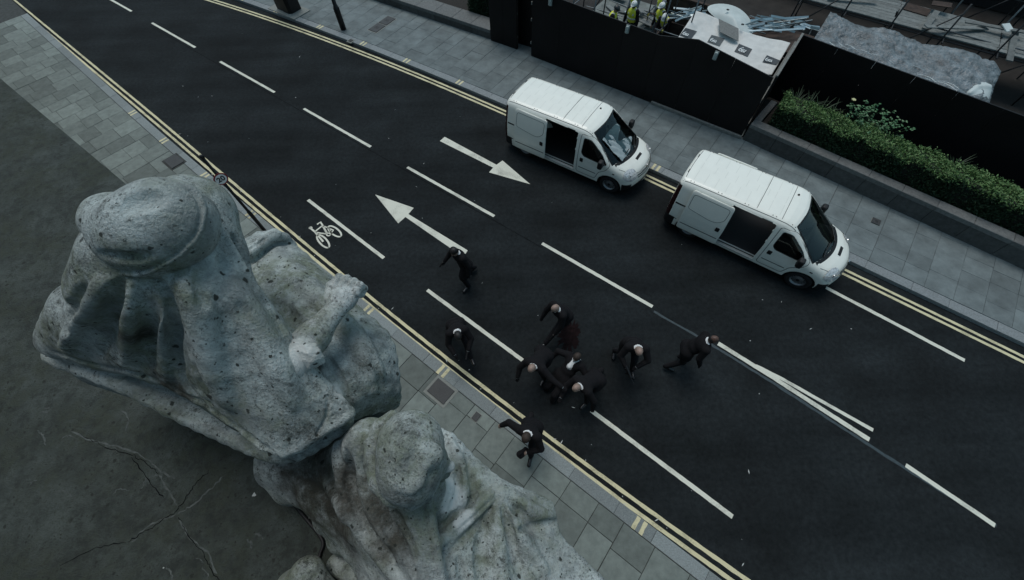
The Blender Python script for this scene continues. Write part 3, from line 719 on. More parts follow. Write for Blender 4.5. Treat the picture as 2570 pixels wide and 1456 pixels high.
# ================================================================== VANS
M_VAN = mat('white_van_paint', (.82, .835, .765), .32, var=.03, scale=3, coat=.25)
M_PLAST = mat('black_plastic', (.010, .011, .012), .6, spec=.35)
M_RUBBER = mat('tyre_rubber', (.008, .008, .009), .85)
M_RIM = mat('steel_rim', (.20, .21, .22), .4, metal=.6)
M_CABIN = mat('van_interior', (.012, .012, .013), .8)
M_SEAT = mat('seat_fabric', (.020, .022, .025), .9)
M_SILL = mat('bare_sill', (.5, .52, .5), .4, metal=.3)
M_SEAMV = mat('panel_gap', (.06, .065, .065), .8)
M_TAIL = mat('tail_lamp_red', (.020, .005, .006), .25)
M_RIB = mat('roof_rib_paint', (.70, .72, .66), .4)
M_CHROME = mat('chrome', (.7, .72, .72), .15, metal=1.0)
M_PAPER = mat('paper', (.25, .3, .3), .8)
def glass(name, tint, alpha):
    m = bpy.data.materials.new(name); m.use_nodes = True; n = m.node_tree.nodes; L = m.node_tree.links; n.remove(n['Principled BSDF'])
    g = n.new('ShaderNodeBsdfGlossy'); g.inputs['Roughness'].default_value = .03; g.inputs['Color'].default_value = (.9, .95, .95, 1)
    t = n.new('ShaderNodeBsdfTransparent'); t.inputs['Color'].default_value = (*tint, 1)
    f = n.new('ShaderNodeFresnel'); f.inputs['IOR'].default_value = 1.5; mx = n.new('ShaderNodeMixShader')
    L.new(f.outputs[0], mx.inputs[0]); L.new(t.outputs[0], mx.inputs[1]); L.new(g.outputs[0], mx.inputs[2]); L.new(mx.outputs[0], n['Material Output'].inputs['Surface']); return m
M_GLASS = glass('tinted_windscreen_glass', (.72, .80, .78), 0); M_GLASSD = glass('dark_side_glass', (.16, .19, .19), 0)
def lampmat():
    m = mat('headlamp_clear', (.62, .66, .66), .12, var=.6, scale=20, metal=.15, coat=1.0); return m
M_HEAD = lampmat()

VH = .018
def van_field():
    s = Solid((-2.52, -1.02, .16), (2.50, 1.02, 2.04), VH)
    X, Y, Z = np.meshgrid(*[(s.lo[i] + VH * np.arange(s.n[i])).astype(np.float32) for i in range(3)], indexing='ij', sparse=True)
    def smax(a, b, k):
        h = np.maximum(k - np.abs(a - b), 0) / k; return np.maximum(a, b) + h * h * k * .25
    zs = np.array([.0, .28, .5, .75, 1.0, 1.2, 1.45, 1.65, 1.85, 2.1]); ws = np.array([.90, .925, .945, .952, .945, .93, .893, .858, .815, .74])
    w = np.interp(Z, zs, ws)
    # plan taper at the front and rear
    xt = np.array([-2.6, -2.42, -2.3, -2.0, 1.0, 1.5, 1.9, 2.15, 2.3, 2.45]); pt_ = np.array([.90, .955, .975, 1, 1, .985, .955, .91, .865, .78])
    side = np.abs(Y) - w * np.interp(X, xt, pt_)
    # side outline of the top, bowed forward in the middle
    xe = X + .28 * (np.abs(Y) / .9) ** 2 * np.clip((X - .2) / .9, 0, 1)
    xp = np.array([-2.7, -2.42, -2.30, -2.1, -1.0, .0, .46, .66, .78, 1.10, 1.42, 1.70, 1.80, 2.05, 2.25, 2.38, 2.46]); zp = np.array([1.55, 1.86, 1.905, 1.925, 1.94, 1.955, 1.945, 1.905, 1.845, 1.63, 1.395, 1.195, 1.145, 1.055, .955, .84, .60])
    zt = np.interp(xe, xp, zp) - .035 * (np.abs(Y) / .8) ** 2
    sl = np.interp(xe, [0, .65, .9, 1.9, 2.2, 2.46], [1, 1, .83, .83, .84, .5])
    top = (Z - zt) * sl
    bot = .25 - Z + .0 * X
    front = (xe - (2.385 - .35 * np.maximum(Z - .62, 0) ** 1.5 - .5 * np.maximum(.45 - Z, 0)))
    rear = -(X + 2.40 - .045 * np.maximum(Z - 1.0, 0)) + .07 * (np.abs(Y) / .9) ** 4
    d = smax(side, top, .20); d = smax(d, front, .16); d = smax(d, rear, .10); d = smax(d, bot, .06)
    s.F = np.broadcast_to(d, s.F.shape).astype(np.float32).copy()
    return s
vs_ = van_field()
SOLIDF = vs_.F.copy()
def fval(x, y, z):
    p = (np.array([x, y, z]) - vs_.lo) / VH; i = np.clip(np.floor(p).astype(int), 0, vs_.n - 2); t = p - i; r = 0
    for a in (0, 1):
        for b in (0, 1):
            for c in (0, 1): r += SOLIDF[i[0] + a, i[1] + b, i[2] + c] * (t[0] if a else 1 - t[0]) * (t[1] if b else 1 - t[1]) * (t[2] if c else 1 - t[2])
    return r
def root(f, a, b):
    for _ in range(26):
        m = (a + b) / 2
        if f(m) < 0: a = m
        else: b = m
    return (a + b) / 2
def ysurf(x, z, sg): return sg * root(lambda y: fval(x, sg * y, z), .2, 1.0)
def zsurf(x, y): return root(lambda z: fval(x, y, z), .6, 2.02)
def xsurf(y, z): return root(lambda x: fval(x, y, z), 1.0, 2.48)
def nrm(p):
    e = .02; v = Vector([fval(*(np.array(p) + e * np.eye(3)[i])) - fval(*(np.array(p) - e * np.eye(3)[i])) for i in range(3)]); return v.normalized()
WB = 1.549; FX, RX = WB, -WB
for wx in (FX, RX):
    for sg in (-1, 1): vs_.cap((wx, sg * .62, .33), (wx, sg * 1.2, .33), .385, k=.03, op='s')
VV, VQ = vs_.extract()
def poly_sd(px, pz, poly):
    d = np.full(px.shape, 1e9); ins = np.zeros(px.shape, bool); n = len(poly)
    for i in range(n):
        ax, az = poly[i]; bx, bz = poly[(i + 1) % n]; ex, ez = bx - ax, bz - az
        t = np.clip(((px - ax) * ex + (pz - az) * ez) / (ex * ex + ez * ez), 0, 1); d = np.minimum(d, np.hypot(px - ax - t * ex, pz - az - t * ez))
        c = ((az > pz) != (bz > pz)) & (px < (bx - ax) * (pz - az) / (bz - az + 1e-12) + ax); ins ^= c
    return np.where(ins, -d, d)
def rnd_poly(P, r=.06, n=4):
    out = []; m = len(P)
    for i in range(m):
        a, b, c = Vector(P[i - 1]), Vector(P[i]), Vector(P[(i + 1) % m]); q = min(r, (a - b).length * .45, (c - b).length * .45)
        s0 = b + (a - b).normalized() * q; s1 = b + (c - b).normalized() * q
        for k in range(n + 1):
            t = k / n; p = s0 * (1 - t) ** 2 + b * 2 * t * (1 - t) + s1 * t * t; out.append((p.x, p.y))
    return out
# outlines on the side (x, z)
DOOR = rnd_poly([(-.87, .36), (.30, .36), (.30, 1.0), (.26, 1.80), (-.87, 1.82)], .07)          # sliding door opening
CABD = rnd_poly([(.40, .40), (1.06, .40), (1.15, .72), (1.34, .86), (1.46, 1.08), (1.20, 1.38), (.88, 1.66), (.72, 1.77), (.38, 1.80)], .08)
CABW = rnd_poly([(.49, 1.20), (.58, 1.10), (1.36, 1.07), (1.14, 1.33), (.87, 1.56), (.70, 1.69), (.49, 1.70)], .07)
# the windscreen in plan (x, y) bowed
def scr_g(x, y):
    xe = x + .28 * (np.abs(y) / .9) ** 2 * np.clip((x - .2) / .9, 0, 1)
    return np.maximum(np.maximum(.745 - xe, xe - 1.76), np.abs(y) - (.645 + .20 * np.clip((xe - .78) / .98, 0, 1)))
def snap(V, g_fn, cols, mask):
    """slide vertices near an outline onto it so that cuts are clean"""
    V = V.copy(); g = g_fn(V[:, cols[0]], V[:, cols[1]]); near = mask & (np.abs(g) < VH * .62)
    for _ in range(2):
        x, y = V[near, cols[0]], V[near, cols[1]]; e = 1e-3; g0 = g_fn(x, y); gx = (g_fn(x + e, y) - g0) / e; gy = (g_fn(x, y + e) - g0) / e; q = gx * gx + gy * gy + 1e-9
        V[near, cols[0]] -= np.clip(g0 * gx / q, -VH, VH); V[near, cols[1]] -= np.clip(g0 * gy / q, -VH, VH)
    return V
sideR = lambda V: V[:, 1] < -.5
sideL = lambda V: V[:, 1] > .5
topm = lambda V: V[:, 2] > 1.0
for P in (DOOR, CABD, CABW):
    VV = snap(VV, lambda x, z, P=P: poly_sd(x, z, P), (0, 2), np.abs(VV[:, 1]) > .5)
VV = snap(VV, scr_g, (0, 1), topm(VV) & (VV[:, 0] > .6))
FC = VV[VQ].mean(1)
nR = FC[:, 1] < -.5; nL = FC[:, 1] > .5; sd_ = np.abs(FC[:, 1]) > .5
e1 = VV[VQ[:, 2]] - VV[VQ[:, 0]]; e2 = VV[VQ[:, 3]] - VV[VQ[:, 1]]; FN = np.cross(e1, e2); FN /= np.linalg.norm(FN, axis=1)[:, None] + 1e-12
gd = poly_sd(FC[:, 0], FC[:, 2], DOOR); gc = poly_sd(FC[:, 0], FC[:, 2], CABD); gw = poly_sd(FC[:, 0], FC[:, 2], CABW); gs = scr_g(FC[:, 0], FC[:, 1])
facing = np.abs(FN[:, 1]) > .45
inner = np.abs(FC[:, 1]) < .70
arch = (np.hypot(FC[:, 0] - FX, FC[:, 2] - .33) < .40) & (np.abs(FN[:, 1]) < .5) | (np.hypot(FC[:, 0] - RX, FC[:, 2] - .33) < .40) & (np.abs(FN[:, 1]) < .5) | ((FC[:, 2] < .75) & inner & (np.abs(FC[:, 0]) < 2.1) & (np.abs(FC[:, 1]) > .5) )
lab = np.zeros(len(VQ), int)            # 0 body
lab[(gs < 0) & (FC[:, 2] > 1.0) & (FC[:, 0] > .6)] = 1     # windscreen
lab[sd_ & facing & (gd < 0) & nR] = 2; lab[sd_ & facing & (gd < 0) & nL] = 3
lab[sd_ & facing & (gc < 0) & (gw >= 0) & nR] = 4; lab[sd_ & facing & (gc < 0) & (gw >= 0) & nL] = 5
lab[sd_ & facing & (gw < 0) & nR] = 6; lab[sd_ & facing & (gw < 0) & nL] = 7
low = (FC[:, 2] < .57 - .10 * np.clip((np.abs(FC[:, 1]) - .2) / .5, 0, 1) * (FC[:, 0] > 2.2)) & (lab == 0) & ((FC[:, 0] > 1.95) | (FC[:, 0] < -1.95)); lab[low & (FC[:, 0] > 0)] = 8
lab[(FC[:, 0] < -2.05) & (FC[:, 2] < .62) & (lab == 0)] = 9
lab[(FC[:, 2] < .275)] = 10
lab[arch & (lab == 0)] = 10
lab[(FC[:, 0] < -2.22) & (np.abs(FC[:, 1]) > .70) & (FC[:, 2] >= .62) & (FC[:, 2] < 1.74) & (lab == 0)] = 11    # tail lamp columns
def sub(name, sel, m, parent, off=(0, 0, 0), thick=0.0, smooth=True):
    q = VQ[sel]; u, inv = np.unique(q, return_inverse=True); me = mesh(name, VV[u] + np.array(off), inv.reshape(q.shape), smooth)
    o = link(name, me, m, parent)
    if thick:
        md = o.modifiers.new('thickness', 'SOLIDIFY'); md.thickness = thick; md.offset = -1
    return o
def side_line(mb, P, sg, w=.012, lift=.003, closed=False, dx=0, dy=0):
    pts = []; ns = []; P = list(P) + ([P[0]] if closed else [])
    for (ax, az), (bx, bz) in zip(P[:-1], P[1:]):
        n = max(1, int(math.hypot(bx - ax, bz - az) / .06))
        for k in range(n): pts.append((ax + (bx - ax) * k / n, az + (bz - az) * k / n))
    pts.append(P[-1]); W = []
    for x, z in pts:
        y = ysurf(x, z, sg); ns.append(nrm((x, y, z))); W.append(Vector((x + dx, y + dy, z)))
    mb.ribbon(W, w, ns, lift); return mb
def top_line(mb, P, w, lift=.004):
    pts = []; ns = []
    for (ax, ay), (bx, by) in zip(P[:-1], P[1:]):
        n = max(1, int(math.hypot(bx - ax, by - ay) / .07))
        for k in range(n + 1): pts.append((ax + (bx - ax) * k / n, ay + (by - ay) * k / n))
    W = []
    for x, y in pts: z = zsurf(x, y); W.append(Vector((x, y, z))); ns.append(nrm((x, y, z)))
    mb.ribbon(W, w, ns, lift); return mb
def scx0(xe, y):
    a, b = .5, 2.2
    for _ in range(30):
        m_ = (a + b) / 2; e_ = m_ + .28 * (abs(y) / .9) ** 2 * min(max((m_ - .2) / .9, 0), 1)
        if e_ < xe: a = m_
        else: b = m_
    return a
def make_van(right_open, left_open):
    v = empty('panel_van')
    body = sub('body', lab == 0, M_VAN, v, thick=.02)
    sub('windscreen', lab == 1, M_GLASS, v)
    sub('front_bumper_lower', lab == 8, M_PLAST, v); sub('rear_bumper', lab == 9, M_PLAST, v); sub('underbody', lab == 10, M_PLAST, v)
    for sg in (-1, 1):
        sub('tail_lamp', (lab == 11) & (FC[:, 1] * sg > 0), M_TAIL, v)
        cd_ = sub('cab_door', lab == (4 if sg < 0 else 5), M_VAN, v, thick=.02); 
        sub('window_glass', lab == (6 if sg < 0 else 7), M_GLASSD, cd_)
        side_line(MB(), CABW, sg, .022, .004, True).build('window_seal', M_PLAST, cd_)
        y = ysurf(.53, .93, sg); s = Solid((.40, y - .08, .78), (.66, y + .08, 1.08), .012); s.box((.53, y, .93), (.055, .022, .075), r=.02); q = s.extract(); link('door_handle', mesh('door_handle', *q, True), M_PLAST, cd_)
        side_line(MB(), CABD, sg, .013, .003, True).build('door_gap', M_SEAMV, cd_)
        # sliding door
        op = right_open if sg < 0 else left_open
        dx, dy = (-1.03, sg * .075) if op else (0, 0)
        sdr = sub('sliding_door', lab == (2 if sg < 0 else 3), M_VAN, v, (dx, dy, 0), thick=.035)
        hx, hz_ = (.15, .96); y = ysurf(hx, hz_, sg); s = Solid((hx - .12, y - .08, hz_ - .14), (hx + .12, y + .08, hz_ + .14), .012); s.box((hx, y, hz_), (.055, .022, .075), r=.02); q = s.extract()
        link('door_handle', mesh('door_handle', q[0] + np.array([dx, dy, 0]), q[1], True), M_PLAST, sdr)
        g = MB(); side_line(g, rnd_poly([(-.80, 1.24), (-.14, 1.14), (.04, 1.17), (.19, 1.32), (.19, 1.70), (-.80, 1.72)], .08), sg, .012, .003, True, dx, dy); g.build('pressed_outline', M_SEAMV, sdr)
        g = MB(); side_line(g, [(-.82, .62), (.26, .62)], sg, .03, .004, False, dx, dy); g.build('rub_strip', M_SEAMV, sdr)
        if not op: side_line(MB(), DOOR, sg, .013, .003, True).build('door_gap', M_SEAMV, sdr)
        # slide rail and strips on the body
        side_line(MB(), [(-2.2, 1.17), (-.92, 1.20)], sg, .05, .003).build('slide_rail', M_PLAST, v)
        side_line(MB(), [(-2.05, .60), (-1.98, .60)], sg, .03).build('rub_strip', M_SEAMV, v)
        g = MB(); side_line(g, [(.46, .62), (1.06, .62)], sg, .03); g.build('rub_strip', M_SEAMV, cd_)
        # mirror
        s = Solid((.98, -1.34, .98), (1.55, -.84, 1.46), .014); s.box((1.22, -1.10, 1.20), (.075, .10, .145), r=.05); s.cap((1.22, -1.05, 1.10), (1.28, -.90, 1.08), .035, k=.04); q = s.extract()
        V = q[0].copy(); F = q[1]
        if sg > 0: V[:, 1] *= -1; F = F[:, ::-1]
        link('door_mirror', mesh('door_mirror', V, F, True), M_PLAST, v)
        # headlamp wrapped on the corner, built from the body surface pushed out a little
        sel = (lab == 0) & (FC[:, 1] * sg > .50) & (FC[:, 0] > 1.9) & (((FC[:, 0] - 2.10) / .24) ** 2 + ((FC[:, 2] - .87) / .165) ** 2 + ((np.abs(FC[:, 1]) - .70) / .24) ** 2 < 1.2)
        hl = sub('headlamp', sel, M_HEAD, v, (.012, sg * .008, .010))
        g = MB(); c = VV[np.unique(VQ[sel])].mean(0) if sel.any() else np.array([2.15, sg * .72, .86]); g.lathe([(0, .0), (.05, .0), (.055, .02), (.0, .02)], 14, tuple(c + np.array([.02, sg * .01, .01])), 'X'); g.build('reflector', M_CHROME, hl)
        # side repeater and fuel flap
        y = ysurf(1.62, .86, sg); MB().box((1.62, y, .86), (.07, .02, .03), ch=.006).build('side_repeater', M_PLAST, v)
        # wheels
        for wx in (FX, RX):
            w = empty('wheel', (wx, sg * .80, .325), 0, v)
            if sg < 0: w.rotation_euler = (0, 0, math.pi)
            MB().lathe([(.20, -.09), (.275, -.105), (.31, -.09), (.325, -.05), (.325, .05), (.31, .09), (.275, .105), (.20, .09)], 36, axis='Y').build('tyre', M_RUBBER, w, True)
            rim = MB().lathe([(.215, .075), (.205, .088), (.190, .080), (.180, .045), (.155, .030), (.115, .045), (.085, .06), (.05, .065), (.0, .068)], 30, axis='Y').build('rim', M_RIM, w, True)
            hm = MB()
            for k in range(12):
                t = k * math.pi / 6; hm.lathe([(0, .0), (.014, 0), (.014, .004), (0, .004)], 8, (.148 * math.cos(t), .034, .148 * math.sin(t)), 'Y')
            tag(hm.build('rim_holes', M_PLAST, w), kind='stuff')
            MB().lathe([(0, .066), (.045, .066), (.04, .080), (0, .082)], 16, axis='Y').build('hub_cap', M_PLAST, w)
    # front details
    g = MB(); 
    grl = [(y_ * .1) for y_ in range(-5, 6)]
    for z0, hh in ((.80, .035), (.735, .035)):
        P = [Vector((xsurf(y, z0), y, z0)) for y in grl]; g.ribbon(P, hh, [nrm(tuple(p)) for p in P], .006)
    g.build('grille', M_PLAST, v)
    P = [Vector((xsurf(y, .845), y, .845)) for y in grl]; MB().ribbon(P, .022, [nrm(tuple(p)) for p in P], .008).build('grille_bar', M_CHROME, v)
    x = xsurf(0, .85); MB().lathe([(.0, .0), (.055, .0), (.055, .02), (.045, .026), (.0, .026)], 20, (x - .002, 0, .86), 'X').build('badge', M_CHROME, v)
    P = [Vector((xsurf(y, .46), y, .46)) for y in [-.26, 0, .26]]; MB().ribbon(P, .11, [nrm(tuple(p)) for p in P], .008).build('number_plate', mat('plate_white', (.6, .6, .55), .5) if 'plate_white' not in MATS else MATS['plate_white'], v)
    # bonnet: shut lines, vent and cowl
    g = MB(); top_line(g, [(1.72, -.82), (1.98, -.74), (2.16, -.58), (2.24, -.40), (2.29, 0), (2.24, .40), (2.16, .58), (1.98, .74), (1.72, .82)], .012); g.build('bonnet_gap', M_SEAMV, v)
    g = MB(); P = [(scx0(1.80, y), y) for y in [k * .1 for k in range(-8, 9)]]
    top_line(g, P, .10, .004); g.build('scuttle_panel', M_PLAST, v)
    vent = MB(); top_line(vent, [(1.99, -.17), (1.99, .17)], .085, .005); vent.build('bonnet_vent', M_PLAST, v)
    for sg, y0 in ((1, -.55), (1, .12)):
        MB().tube([(scx0(1.77, y0), y0, zsurf(scx0(1.77, y0), y0) + .03), (scx0(1.68, y0 + .25), y0 + .25, zsurf(scx0(1.68, y0 + .25), y0 + .25) + .03), (scx0(1.66, y0 + .5), y0 + .5, zsurf(scx0(1.66, y0 + .5), y0 + .5) + .028)], .011, 6).build('wiper', M_PLAST, v)
    # black surround of the screen
    g = MB(); yy = [k * .08 for k in range(-8, 9)]
    def scx(xe, y):
        a, b = .5, 2.1
        for _ in range(30):
            m_ = (a + b) / 2; e_ = m_ + .28 * (abs(y) / .9) ** 2 * min(max((m_ - .2) / .9, 0), 1)
            if e_ < xe: a = m_
            else: b = m_
        return a
    P = [(scx(.755, y), y) for y in yy]; top_line(g, P, .035, .004)
    for sg in (-1, 1):
        top_line(g, [(scx(xe_, sg * (.635 + .20 * max(0, min(1, (xe_ - .78) / .98)))), sg * (.635 + .20 * max(0, min(1, (xe_ - .78) / .98)))) for xe_ in (.755, .9, 1.05, 1.2, 1.35, 1.5, 1.6, 1.7, 1.75)], .045, .004)
    g.build('windscreen_seal', M_PLAST, v)
    # roof: ribs, gutters, bolts, aerial base, rear door shut line
    rr = random.Random(3)
    for i in range(9):
        x = -2.05 + i * .28
        for y0, y1 in ((-.60, -.22), (-.14, .14), (.22, .60)):
            if 0 < i < 7 and abs(y0) < .2: a, b = x + .1, x + .1
            else: a = b = x
            g = MB(); top_line(g, [(a, y0), (b, y1)], .013, .004); g.build('roof_rib', M_RIB, v)
    for x in (-.35, .28): g = MB(); top_line(g, [(x, -.68), (x, .68)], .012, .004); g.build('roof_seam', M_SEAMV, v)
    for sg in (-1, 1):
        g = MB(); top_line(g, [(-2.28, sg * .735), (.70, sg * .735)], .016, .003); g.build('roof_gutter', M_SEAMV, v)
        for x in (-2.05, -1.3, -.6, .1, .6):
            for dx in (-.045, .045):
                z = zsurf(x + dx, sg * .685); MB().lathe([(0, 0), (.013, 0), (.011, .007), (0, .008)], 8, (x + dx, sg * .685, z)).build('roof_plug', M_PLAST, v)
    z = zsurf(.38, .34); MB().lathe([(0, 0), (.03, 0), (.022, .03), (.004, .04), (0, .05)], 10, (.38, .34, z)).build('aerial_base', M_PLAST, v)
    g = MB(); top_line(g, [(-2.285 + .03 * (y / .7) ** 2, y) for y in [k * .1 for k in range(-7, 8)]], .014, .003); g.build('rear_door_gap', M_SEAMV, v)
    g = MB(); top_line(g, [(-2.41, 0), (-2.29, 0)], .012, .003); g.build('rear_door_gap', M_SEAMV, v)
    for y in (-.35, .35): z = zsurf(-2.285, y); MB().box((-2.285, y, z), (.03, .14, .012), ch=.003).build('hinge', M_PLAST, v)
    # inside
    MB().box((-.82, 0, .44), (2.86, 1.66, .05)).build('load_floor', M_CABIN, v)
    MB().box((.64, 0, 1.10), (.04, 1.55, 1.3)).build('bulkhead', M_CABIN, v) if False else None
    for sg in (-1, 1):
        MB().box((-.28, sg * .90, .395), (1.20, .09, .02), ch=.004).build('door_step', M_SILL, v)
        MB().box((-.28, sg * .845, .455), (1.20, .03, .02)).build('sill_strip', M_SILL, v)
    for sy in (-.42, .42):
        s = Solid((.25, sy - .36, .45), (1.1, sy + .36, 1.72), .02)
        s.box((.72, sy, .82), (.24, .25, .08), r=.05); s.box((.50, sy, 1.14), (.07, .25, .33), Matrix.Rotation(rad(-12), 3, 'Y'), r=.05, k=.06); s.box((.42, sy, 1.52), (.045, .13, .09), r=.04, k=.04)
        q = s.extract(); link('seat', mesh('seat', *q, True), M_SEAT, v)
    MB().box((1.50, 0, .98), (.55, 1.5, .22), ch=.06).build('dashboard', M_CABIN, v)
    MB().lathe([(.175, -.012), (.19, 0), (.175, .012), (.16, 0), (.175, -.012)], 24).build('steering_wheel', M_PLAST, v, True, (1.08, -.42, 1.16)).rotation_euler = (0, rad(35), 0)
    MB().box((1.0, 0, .46), (.9, 1.6, .05)).build('cab_floor', M_CABIN, v)
    return v
vd1 = (pt(1530, 486) - pt(1308, 388)); a1 = math.atan2(vd1.y, vd1.x)
def place_van(v, front_px, ang, label):
    p = pt(*front_px, .325); d = Vector((math.cos(ang), math.sin(ang), 0)); r = Vector((d.y, -d.x, 0))
    c = p - d * (FX * VSC) - r * .89 * 1.02; v.location = (c.x, c.y, 0); v.rotation_euler = (0, 0, ang); v.scale = (VSC, 1.02, .985)
    tag(v, label, 'van', 'white vans parked at the far kerb')
VSC = 1.045
van_a = make_van(True, False)
place_van(van_a, (1526.7, 464), rad(-35.0), 'white panel van with near sliding door open, parked farther back beside the hoarding')
van_b = make_van(True, True)
place_van(van_b, (2000.7, 704.6), rad(-36.8), 'white panel van with both sliding doors open, parked in front beside the hedge planter')
# crumpled sheet lying behind the first van's windscreen
g = MB(); n = 22
for i in range(n):
    for j in range(n):
        x = .95 + .75 * i / (n - 1); y = -.60 + (.75 + .25 * math.sin(i * .5)) * j / (n - 1)
        g.v.append((x, y, 1.74 - .64 * (x - .95) + .06 * abs(math.sin(7 * y + 3 * x)) - .12 + .035 * abs(math.sin(17 * y - 9 * x)) + random.uniform(-.012, .012)))
g.f = [(i * n + j, (i + 1) * n + j, (i + 1) * n + j + 1, i * n + j + 1) for i in range(n - 1) for j in range(n - 1)]; g.m = [0] * len(g.f)
cur = g.build('crumpled_sheet', mat('sheet_plastic', (.30, .36, .37), .5), None, True); cur.matrix_world = Matrix.LocRotScale(van_a.location, van_a.rotation_euler, van_a.scale)
tag(cur, 'crumpled pale plastic sheet behind the windscreen of the farther van', 'sheet')

# ================================================================== the building the statues sit on (below the camera), with an unseen wall added behind
BD = Vector((-.783, .622, 0)); BN = Vector((.622, .783, 0))        # along the frontage, towards the street
def bq(t, s, z): return BD * t + BN * s + Vector((0, 0, z))
LEDGE_Z, LEDGE_S = 6.0, 0.06
M_FAC = mat('facade_stone', (.20, .205, .20), .85, var=.3, scale=2.5, bump=.4, bscale=30)
M_WIN = mat('window_dark', (.015, .018, .02), .15)
bld = empty('stone_building', bq(0, -3.2, 0)); tag(bld, 'stone building behind the statues, fronting the near pavement, unseen upper wall added for shade', 'building')
bang = math.atan2(BD.y, BD.x)
def bbox(name, t0, t1, s0, s1, z0, z1, m, par=bld):
    c = bq((t0 + t1) / 2, (s0 + s1) / 2, (z0 + z1) / 2) - Vector(bld.location); return MB().box(c, (t1 - t0, s1 - s0, z1 - z0), bang, ch=.0).build(name, m, par)
bbox('base_storey', -9, 34, -3.2, LEDGE_S - .25, 0, LEDGE_Z - .5, M_FAC)
bbox('cornice', -9, 34, -3.2, LEDGE_S, LEDGE_Z - .5, LEDGE_Z - .03, M_FAC)
bbox('added_shade_wall', -9, 34, -9.0, -3.2, 0, 11.5, M_FAC)  # unseen wall added to shade the van sides, height chosen for that
for i in range(14):
    for z in (7.6,):
        w = bbox('added_wall_window', -8 + 3 * i, -6.6 + 3 * i, -3.2, -3.15, z, z + 2.4, M_WIN); bbox('added_wall_sill', -8.1 + 3 * i, -6.5 + 3 * i, -3.2, -3.05, z - .15, z - .01, M_FAC)

